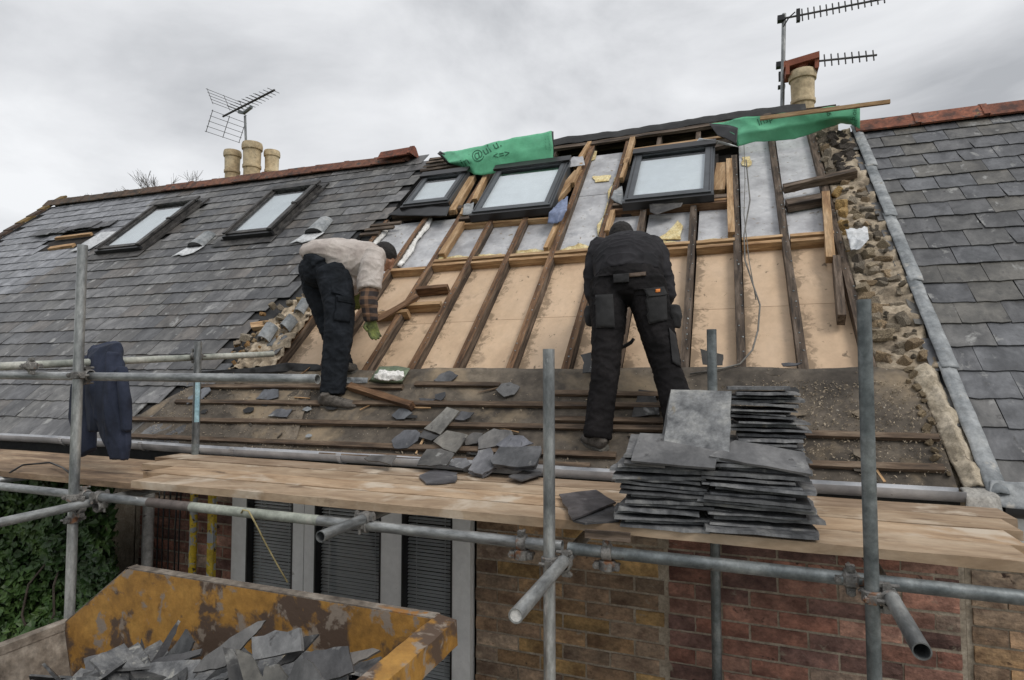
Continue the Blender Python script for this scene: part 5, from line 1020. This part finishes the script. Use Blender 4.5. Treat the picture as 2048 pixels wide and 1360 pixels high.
for i, px in enumerate((318, 328, 340, 353, 361)):
    q = atY(px, 1060, 3.46); o = MB().tube([(q.x, 3.46, 2.0), (q.x+.01, 3.44, 1.5), (q.x-.008, 3.46, .3)], .006, 6).build('hanging_cable', M_blackp, None, True); tag(o, 'thin black cable hanging down the red brick beside the white downpipe', 'cable', 'black cables on the red brick')
pts = [atZ(x, y, 2.11) for x, y in ((20, 945), (45, 930), (100, 925), (125, 935), (145, 950))]
o = MB().tube(pts, .006, 7).build('black_cable', M_blackp, None, True); tag(o, 'black cable looped on the low left boards', 'cable')

# ------------------------------------------------------------------ soft bodies: people and the hanging jacket
from mathutils.bvhtree import BVHTree
def fused(name, mb, mat, parent=None, voxel=.011, wr=.006, wf=14, smooth=4, stretch=(1, 1, 1.25)):
    me = bpy.data.meshes.new('tmp'); me.from_pydata(mb.v, [], mb.f); tmp = bpy.data.objects.new('tmp', me); col.objects.link(tmp)
    md = tmp.modifiers.new('r', 'REMESH'); md.mode = 'VOXEL'; md.voxel_size = voxel
    ms = tmp.modifiers.new('s', 'SMOOTH'); ms.iterations = smooth; ms.factor = .6
    dg = bpy.context.evaluated_depsgraph_get(); ev = tmp.evaluated_get(dg); m2 = bpy.data.meshes.new_from_object(ev); m2.name = name
    bpy.data.objects.remove(tmp)
    m2.materials.clear(); m2.materials.append(mat)
    if wr:
        cs = []
        for v in m2.vertices:
            p = V((v.co.x*stretch[0], v.co.y*stretch[1], v.co.z*stretch[2])); q = p*wf*.5
            a = noise.noise(q+V((3, 1, 2))); b = 1-abs(noise.noise(q*1.7+V((a*1.5, 9, 4))))*2.2; d = wr*(.7*a + .8*b*abs(b))
            cs.append(v.co + v.normal*d)
        for v, c in zip(m2.vertices, cs): v.co = c
    m2.polygons.foreach_set('use_smooth', [True]*len(m2.polygons)); return link_mesh(name, m2, parent)
def patch_on(name, tgt, quad, mat, parent, off=.004, thick=.006, nu=12, nv=10):
    bv = BVHTree.FromPolygons([v.co for v in tgt.data.vertices], [tuple(p.vertices) for p in tgt.data.polygons]); P = []; last = None
    for j in range(nv+1):
        for i in range(nu+1):
            u, v = i/nu, j/nv; x = (quad[0][0]*(1-u)+quad[1][0]*u)*(1-v)+(quad[3][0]*(1-u)+quad[2][0]*u)*v; y = (quad[0][1]*(1-u)+quad[1][1]*u)*(1-v)+(quad[3][1]*(1-u)+quad[2][1]*u)*v
            d = ray(x, y).normalized(); h, n, _, _ = bv.ray_cast(CAM, d)
            if h is None: h = last if last is not None else None
            if h is None: return None
            if last is not None and (h-last).length > .12: h = last + (h-last).normalized()*.01
            last = h; P.append(h-d*off)
    m = nu+1; o = len(P); bk = [p+ (p-CAM).normalized()*(thick+off) for p in P]
    fs = [(j*m+i, (j+1)*m+i, (j+1)*m+i+1, j*m+i+1) for j in range(nv) for i in range(nu)]; fs += [tuple(k+o for k in f[::-1]) for f in fs]
    bd = [i for i in range(nu)]+[j*m+nu for j in range(nv)]+[nv*m+nu-i for i in range(nu)]+[(nv-j)*m for j in range(nv)]
    for i in range(len(bd)): a, b = bd[i], bd[(i+1) % len(bd)]; fs.append((a, b, b+o, a+o))
    return MB().add(P+bk, fs).build(name, mat, parent, True)
def secs(L_): return [(atY(x, y, Y), a, b) for x, y, Y, a, b in L_]
def limb(mb, L_, side=XA): return mb.loft(secs([(x, y, Y, r, r) for x, y, Y, r in L_]), side)
def hand(mb, c, d, side, nrm, k=1.0, curl=.9):
    # palm plus four unequal curled fingers and a thumb leaving the side of the palm
    c = V(c); d = V(d).normalized(); side = V(side); side = (side-d*side.dot(d)).normalized(); nrm = d.cross(side)*(1 if d.cross(side).dot(V(nrm)) > 0 else -1)
    mb.loft([(c-d*.012*k, .026*k, .02*k), (c+d*.02*k, .038*k, .017*k), (c+d*.06*k, .042*k, .015*k), (c+d*.085*k, .038*k, .012*k)], side, 12)
    for i, ln in enumerate((.062, .072, .067, .052)):
        p = c+d*.08*k+side*(.032-.021*i)*k; pts = [p-d*.015]; dd = d
        for s_ in range(3): dd = (dd*math.cos(curl*.6)+nrm*math.sin(curl*.6)).normalized(); p = p+dd*ln*k/2.6; pts.append(p)
        mb.tube(pts, [.011*k, .0105*k, .0098*k, .0085*k], 8)
    p = c+side*.034*k+d*.015*k; mb.tube([p, p+(side*.7+d*.7+nrm*.3)*.035*k, p+(side*.35+d*.9+nrm*.75)*.062*k], [.014*k, .0125*k, .010*k], 8)
def shoe(parent, heel, toe, up, hgt=.085, wd=.048, nm='boot'):
    heel, toe = V(heel), V(toe); d = (toe-heel).normalized(); L_ = (toe-heel).length; up = V(up); up = (up-d*up.dot(d)).normalized(); sd = up.cross(d); mb = MB()
    mb.loft([(heel+d*L_*a+up*h_, b, c) for a, h_, b, c in ((.0, .045, .02, .03), (.05, .05, .038, .042), (.2, .055, .042, .048), (.42, .048, .043, .042), (.65, .038, .048, .032), (.86, .032, .046, .024), (.98, .028, .03, .016), (1.0, .028, .012, .008))], sd, 16)
    mb.loft([(heel+d*L_*a+up*h_, .04, .036) for a, h_ in ((.18, .05), (.2, .09), (.2, .12))], sd, 12)
    o = fused(nm, mb, M_boot, parent, .006, .0015, 30, 3)
    so = MB(); n = 14; prof = [(.0, .025), (.06, .038), (.25, .038), (.45, .036), (.7, .046), (.9, .040), (1.01, .015)]
    pts = [heel+d*L_*a+sd*b for a, b in prof]+[heel+d*L_*a-sd*b for a, b in prof[::-1]]; so.prism([p+up*.018 for p in pts], up, .022); so.build('sole', M_sole, o)
    for k in range(5): MB().tube([heel+d*L_*(.4+.07*k)+up*(.088-.006*k)-sd*.02, heel+d*L_*(.42+.07*k)+up*(.093-.006*k), heel+d*L_*(.4+.07*k)+up*(.088-.006*k)+sd*.02], .0025, 5).build('lace', M_sole, o)
    return o
def head(mb, c, fd, up, r=.1):
    fd = V(fd).normalized(); up = V(up); up = (up-fd*up.dot(fd)).normalized(); sd = up.cross(fd); c = V(c)
    mb.ball(c, (r*.78, r*.98, r*1.0), (sd, fd, up), 20, 14); mb.ball(c+fd*r*.35-up*r*.55, (r*.58, r*.6, r*.62), (sd, fd, up), 16, 10)
    mb.loft([(c+fd*r*.93+up*r*.12, .007, .007), (c+fd*r*1.06-up*r*.12, .012, .012), (c+fd*r*1.15-up*r*.26, .017, .014), (c+fd*r*.9-up*r*.36, .014, .01)], sd, 10)
    for k in (1, -1):
        mb.ball(c+sd*k*r*.8-up*r*.12, (.008, .019, .032), (sd, fd, up), 10, 8); mb.ball(c+fd*r*.86+sd*k*r*.33+up*r*.05, (.017, .007, .010), (sd, fd, up), 10, 6); mb.ball(c+fd*r*.84+sd*k*r*.33+up*r*.2, (.024, .009, .006), (sd, fd, up), 10, 6)
    mb.ball(c+fd*r*.9-up*r*.62, (.024, .011, .006), (sd, fd, up), 10, 6); mb.ball(c+fd*r*.9-up*r*.73, (.02, .011, .006), (sd, fd, up), 10, 6)
    return c, fd, up, sd

# ---- left worker: bent over, pale t-shirt, dark cargo trousers
B_ = MB(); hc, hf, hu, hs = head(B_, atY(768, 513, 4.36), (.62, .15, -.72), (.72, .15, .62), .105)
near = [(668, 556, 3.99), (680, 612, 3.97), (676, 680, 3.94), (671, 735, 3.92), (667, 785, 3.90)]; far = [(636, 562, 4.16), (650, 632, 4.22), (674, 690, 4.21), (690, 728, 4.17)]
limb(B_, [(x, y, Y, r*.8) for (x, y, Y), r in zip(near, (.09, .08, .06, .055, .045))]); limb(B_, [(x, y, Y, r*.8) for (x, y, Y), r in zip(far, (.09, .07, .055, .045))])
B_.ball(atY(645, 545, 4.07), (.13, .13, .12))
tor = [(632, 513, 4.07, .13, .07), (665, 511, 4.10, .15, .10), (700, 522, 4.16, .16, .13), (730, 524, 4.22, .16, .12), (752, 515, 4.28, .11, .08), (764, 512, 4.33, .055, .055)]
B_.loft(secs(tor), YA)
armn = [(746, 522, 4.10), (738, 562, 4.03), (737, 603, 4.0), (742, 638, 4.02)]; armf = [(748, 522, 4.38), (735, 560, 4.44), (718, 590, 4.40)]
limb(B_, [(x, y, Y, r) for (x, y, Y), r in zip(armn, (.06, .052, .044, .03))]); limb(B_, [(x, y, Y, r) for (x, y, Y), r in zip(armf, (.055, .048, .032))])
man1 = fused('person', B_, M_skin, None, .009, 0, smooth=3); tag(man1, 'worker in a pale t-shirt and dark cargo trousers bending over the bare rafters at left', 'person')
t_ = MB()
t_.loft(secs([(663, 540, 4.0, .12, .13), (672, 570, 3.98, .128, .135), (680, 615, 3.97, .112, .125), (676, 680, 3.94, .098, .115), (669, 735, 3.92, .09, .105), (665, 788, 3.90, .088, .098)]), YA)
t_.loft(secs([(630, 535, 4.14, .12, .135), (634, 572, 4.16, .11, .125), (650, 632, 4.21, .085, .095), (672, 690, 4.2, .08, .085), (688, 733, 4.17, .075, .08)]), YA)
t_.ball(atY(643, 540, 4.07), (.19, .17, .15)); t_.loft(secs([(632, 514, 4.07, .16, .08), (645, 522, 4.07, .17, .12), (655, 540, 4.06, .17, .14)]), YA)
tr1 = fused('trousers', t_, M_navyt, man1, .009, .008, 20)
patch_on('belt', tr1, [(604, 512), (690, 534), (689, 541), (603, 519)], M_belt, man1, .012, .01, 24, 3)
patch_on('cargo_pocket', tr1, [(665, 588), (704, 596), (700, 645), (664, 640)], M_navyt, man1, .012, .012); patch_on('pocket_flap', tr1, [(662, 584), (708, 594), (707, 608), (663, 600)], M_navyt, man1, .018, .01)
t_ = MB()
t_.loft(secs([(618, 508, 4.06, .155, .07), (634, 507, 4.07, .17, .105), (665, 508, 4.10, .19, .135), (698, 525, 4.16, .20, .195), (728, 528, 4.22, .21, .185), (750, 516, 4.28, .17, .115), (764, 512, 4.33, .075, .07)]), YA, 24)
t_.loft(secs([(690, 545, 4.10, .13, .08), (703, 575, 4.10, .10, .06), (708, 590, 4.12, .06, .03)]), YA)
t_.loft(secs([(750, 505, 4.14, .07, .09), (744, 535, 4.06, .088, .095), (739, 562, 4.03, .088, .10), (738, 580, 4.01, .082, .10)]), YA); t_.loft(secs([(750, 510, 4.36, .07, .08), (744, 545, 4.42, .08, .09)]), YA)
tee = fused('tshirt', t_, M_tee, man1, .009, .009, 17, stretch=(.6, 1, 1.1))
t_ = MB(); t_.loft(secs([(739, 560, 4.03, .066, .072), (738, 585, 4.01, .068, .075), (737, 603, 4.0, .066, .070), (741, 625, 4.01, .055, .058), (743, 641, 4.02, .048, .050)]), YA); fused('plaid_sleeve', t_, M_plaid, man1, .010, .010, 18)
t_ = MB(); t_.loft(secs([(744, 545, 4.42, .06, .06), (730, 570, 4.43, .055, .055), (720, 588, 4.40, .045, .045)]), YA); fused('plaid_sleeve', t_, M_plaid, man1, .010, .010, 18)
t_ = MB(); hand(t_, atY(742, 640, 4.02), (.15, .15, -1), (-.6, -.8, 0), (1, 0, 0), 1.15, .75); fused('glove', t_, M_glove, man1, .005, 0, smooth=1); t_ = MB(); hand(t_, atY(718, 590, 4.38), (-.3, .1, -.9), (-.6, -.8, 0), (-1, 0, 0), 1.1, .8); fused('glove', t_, M_glove, man1, .005, 0, smooth=1)
t_ = MB(); t_.ball(hc+hu*.022-hf*.014, (.089, .106, .098), (hs, hf, hu), 20, 14); fused('hair', t_, M_hair, man1, .008, .004, 60, 2)
shoe(man1, atY(643, 812, 3.87), atY(717, 817, 3.86), (0, -.45, .9)); shoe(man1, atY(684, 747, 4.10), atY(716, 741, 4.14), (0, -.5, .86))

# ---- right worker: seen from behind, all in black
B_ = MB(); hc, hf, hu, hs = head(B_, atY(1243, 478, 4.30), (0, .75, -.66), (0, .66, .75), .105)
limb(B_, [(1218, 590, 3.80, .10), (1218, 650, 3.74, .09), (1213, 740, 3.69, .07), (1203, 812, 3.65, .06), (1194, 872, 3.62, .045)]); limb(B_, [(1297, 590, 3.82, .10), (1312, 650, 3.80, .09), (1335, 738, 3.76, .07), (1352, 802, 3.72, .06), (1362, 872, 3.68, .045)])
B_.ball(atY(1256, 572, 3.83), (.18, .13, .13)); B_.loft(secs([(1256, 552, 3.84, .16, .11), (1256, 530, 3.92, .16, .11), (1253, 508, 4.02, .18, .11), (1250, 494, 4.12, .18, .09), (1246, 489, 4.22, .07, .07)]), XA)
limb(B_, [(1200, 496, 4.10, .06), (1187, 545, 4.0, .05), (1188, 590, 3.98, .04), (1204, 628, 4.05, .03)]); limb(B_, [(1304, 492, 4.10, .06), (1324, 545, 4.0, .05), (1334, 590, 3.98, .04), (1318, 626, 4.08, .03)])
hand(B_, atY(1204, 628, 4.05), (.3, .5, -.8), (1, 0, 0), (0, 1, 0)); hand(B_, atY(1318, 626, 4.08), (-.3, .5, -.8), (-1, 0, 0), (0, 1, 0))
man2 = fused('person', B_, M_skin, None, .009, 0, smooth=2); tag(man2, 'worker all in black seen from behind, bending forward behind the slate stacks', 'person')
t_ = MB()
t_.loft(secs([(1221, 565, 3.83, .125, .14), (1217, 600, 3.80, .118, .14), (1217, 650, 3.74, .105, .12), (1213, 700, 3.71, .092, .105), (1210, 750, 3.69, .085, .10), (1202, 812, 3.65, .082, .092), (1195, 876, 3.62, .085, .092)]), XA)
t_.loft(secs([(1291, 565, 3.84, .125, .14), (1299, 605, 3.82, .12, .14), (1312, 655, 3.80, .108, .122), (1324, 700, 3.78, .096, .11), (1336, 745, 3.76, .088, .10), (1352, 802, 3.72, .092, .10), (1364, 874, 3.68, .09, .10)]), XA)
t_.ball(atY(1256, 572, 3.83), (.22, .155, .13)); t_.loft(secs([(1256, 542, 3.85, .20, .14), (1256, 556, 3.84, .22, .15), (1256, 575, 3.83, .22, .155)]), XA)
tr2 = fused('trousers', t_, M_blk2, man2, .009, .0075, 21)
M_pock = pmat('pocket_canvas', [(.014, .014, .015), (.028, .028, .029)], scale=9, rough=.9, bump=.5, jit=0, spots=((.12, .12, .12), 9, .66, .06), fine=.06)
patch_on('rear_pocket', tr2, [(1183, 590), (1226, 588), (1230, 655), (1184, 656)], M_pock, man2, .012, .012); patch_on('rear_pocket', tr2, [(1272, 590), (1333, 588), (1335, 640), (1290, 650)], M_pock, man2, .012, .012)
patch_on('pocket_flap', tr2, [(1266, 580), (1328, 573), (1336, 590), (1275, 595)], M_pock, man2, .02, .01)
tg = patch_on('orange_tag', tr2, [(1311, 578.5), (1320.5, 577.5), (1320.5, 584), (1311, 585)], M_orange, man2, .024, .003, 3, 3)
patch_on('belt', tr2, [(1196, 553), (1292, 543), (1292, 551), (1196, 562)], M_belt, man2, .012, .01, 24, 3); patch_on('back_label', tr2, [(1226, 549), (1258, 546), (1258, 564), (1227, 566)], M_pock, man2, .02, .004)
patch_on('knee_pocket', tr2, [(1338, 655), (1352, 670), (1362, 735), (1345, 725)], M_pock, man2, .012, .014)
for q in ([(1175, 612), (1190, 612), (1190, 640), (1174, 665)], [(1338, 603), (1356, 620), (1358, 652), (1342, 660)]):
    t_ = MB(); c = [atY(x, y, 3.84) for x, y in q]; m = sum(c, V((0, 0, 0)))/4; t_.loft([(c[0].lerp(c[1], .5), .035, .045), (m, .045, .06), (c[2].lerp(c[3], .5), .03, .045)], XA); fused('tool_pouch', t_, M_pock, man2, .01, .008, 14)
t_ = MB()
t_.loft(secs([(1256, 556, 3.84, .215, .15), (1256, 545, 3.86, .22, .15), (1256, 528, 3.92, .222, .145), (1254, 508, 4.02, .228, .135), (1250, 493, 4.12, .20, .105), (1247, 487, 4.20, .13, .09), (1245, 487, 4.26, .07, .07)]), XA, 26)
t_.loft(secs([(1203, 490, 4.13, .08, .085), (1195, 515, 4.06, .078, .08), (1187, 548, 4.0, .068, .07), (1187, 590, 3.98, .058, .06), (1202, 622, 4.04, .048, .05)]), XA); t_.loft(secs([(1300, 487, 4.13, .08, .085), (1313, 512, 4.06, .078, .08), (1324, 548, 4.0, .068, .07), (1334, 590, 3.98, .058, .06), (1320, 620, 4.06, .048, .05)]), XA)
jk = fused('jacket', t_, M_blk, man2, .009, .010, 16, stretch=(.7, 1, 1.1))
t_ = MB(); t_.ball(hc+hu*.02-hf*.02, (.088, .10, .10), (hs, hf, hu), 20, 14); fused('hair', t_, M_hair, man2, .007, .004, 60, 2)
shoe(man2, atY(1212, 902, 3.60), atY(1168, 880, 3.72), (0, -.5, .85)); shoe(man2, atY(1358, 900, 3.62), atY(1378, 880, 3.78), (0, -.5, .85))
pts = [atY(1238, 696, 4.0), atY(1250, 692, 4.0), atY(1262, 685, 4.0), atY(1268, 677, 4.0)]; o = MB().tube(pts, [.012, .014, .013, .01], 8).build('pry_bar', M_blackp, None, True); tag(o, 'dark bar tool seen between the legs of the right worker', 'tool')

# ---- navy jacket hanging over the back guard rail
t_ = MB()
t_.loft(secs([(210, 698, 2.88, .09, .04), (210, 708, 2.80, .12, .055), (216, 745, 2.77, .135, .045), (222, 800, 2.76, .145, .05), (231, 855, 2.76, .125, .05), (238, 895, 2.76, .095, .045), (238, 918, 2.76, .07, .035)]), XA, 28)
t_.loft(secs([(200, 702, 2.88, .07, .04), (188, 730, 2.9, .09, .04), (172, 780, 2.90, .13, .05), (168, 835, 2.90, .125, .05), (170, 880, 2.90, .10, .045), (178, 905, 2.90, .075, .035)]), XA)
t_.loft(secs([(225, 706, 2.75, .025, .035), (222, 760, 2.725, .03, .03), (218, 830, 2.72, .03, .028), (222, 885, 2.73, .025, .025)]), XA)
t_.loft(secs([(243, 735, 2.745, .022, .03), (250, 800, 2.735, .026, .03), (252, 860, 2.74, .025, .025)]), XA)
t_.loft(secs([(205, 700, 2.88, .1, .04), (198, 740, 2.84, .11, .04), (196, 800, 2.84, .11, .04), (196, 862, 2.84, .07, .04)]), XA)
t_.loft(secs([(195, 712, 2.76, .02, .03), (190, 770, 2.735, .024, .03), (196, 840, 2.74, .02, .02)]), XA)
jk = fused('hanging_jacket', t_, M_navy, None, .009, .012, 12, smooth=3, stretch=(1.6, 1, .22)); tag(jk, 'navy blue work jacket draped over the back guard rail at left', 'jacket')
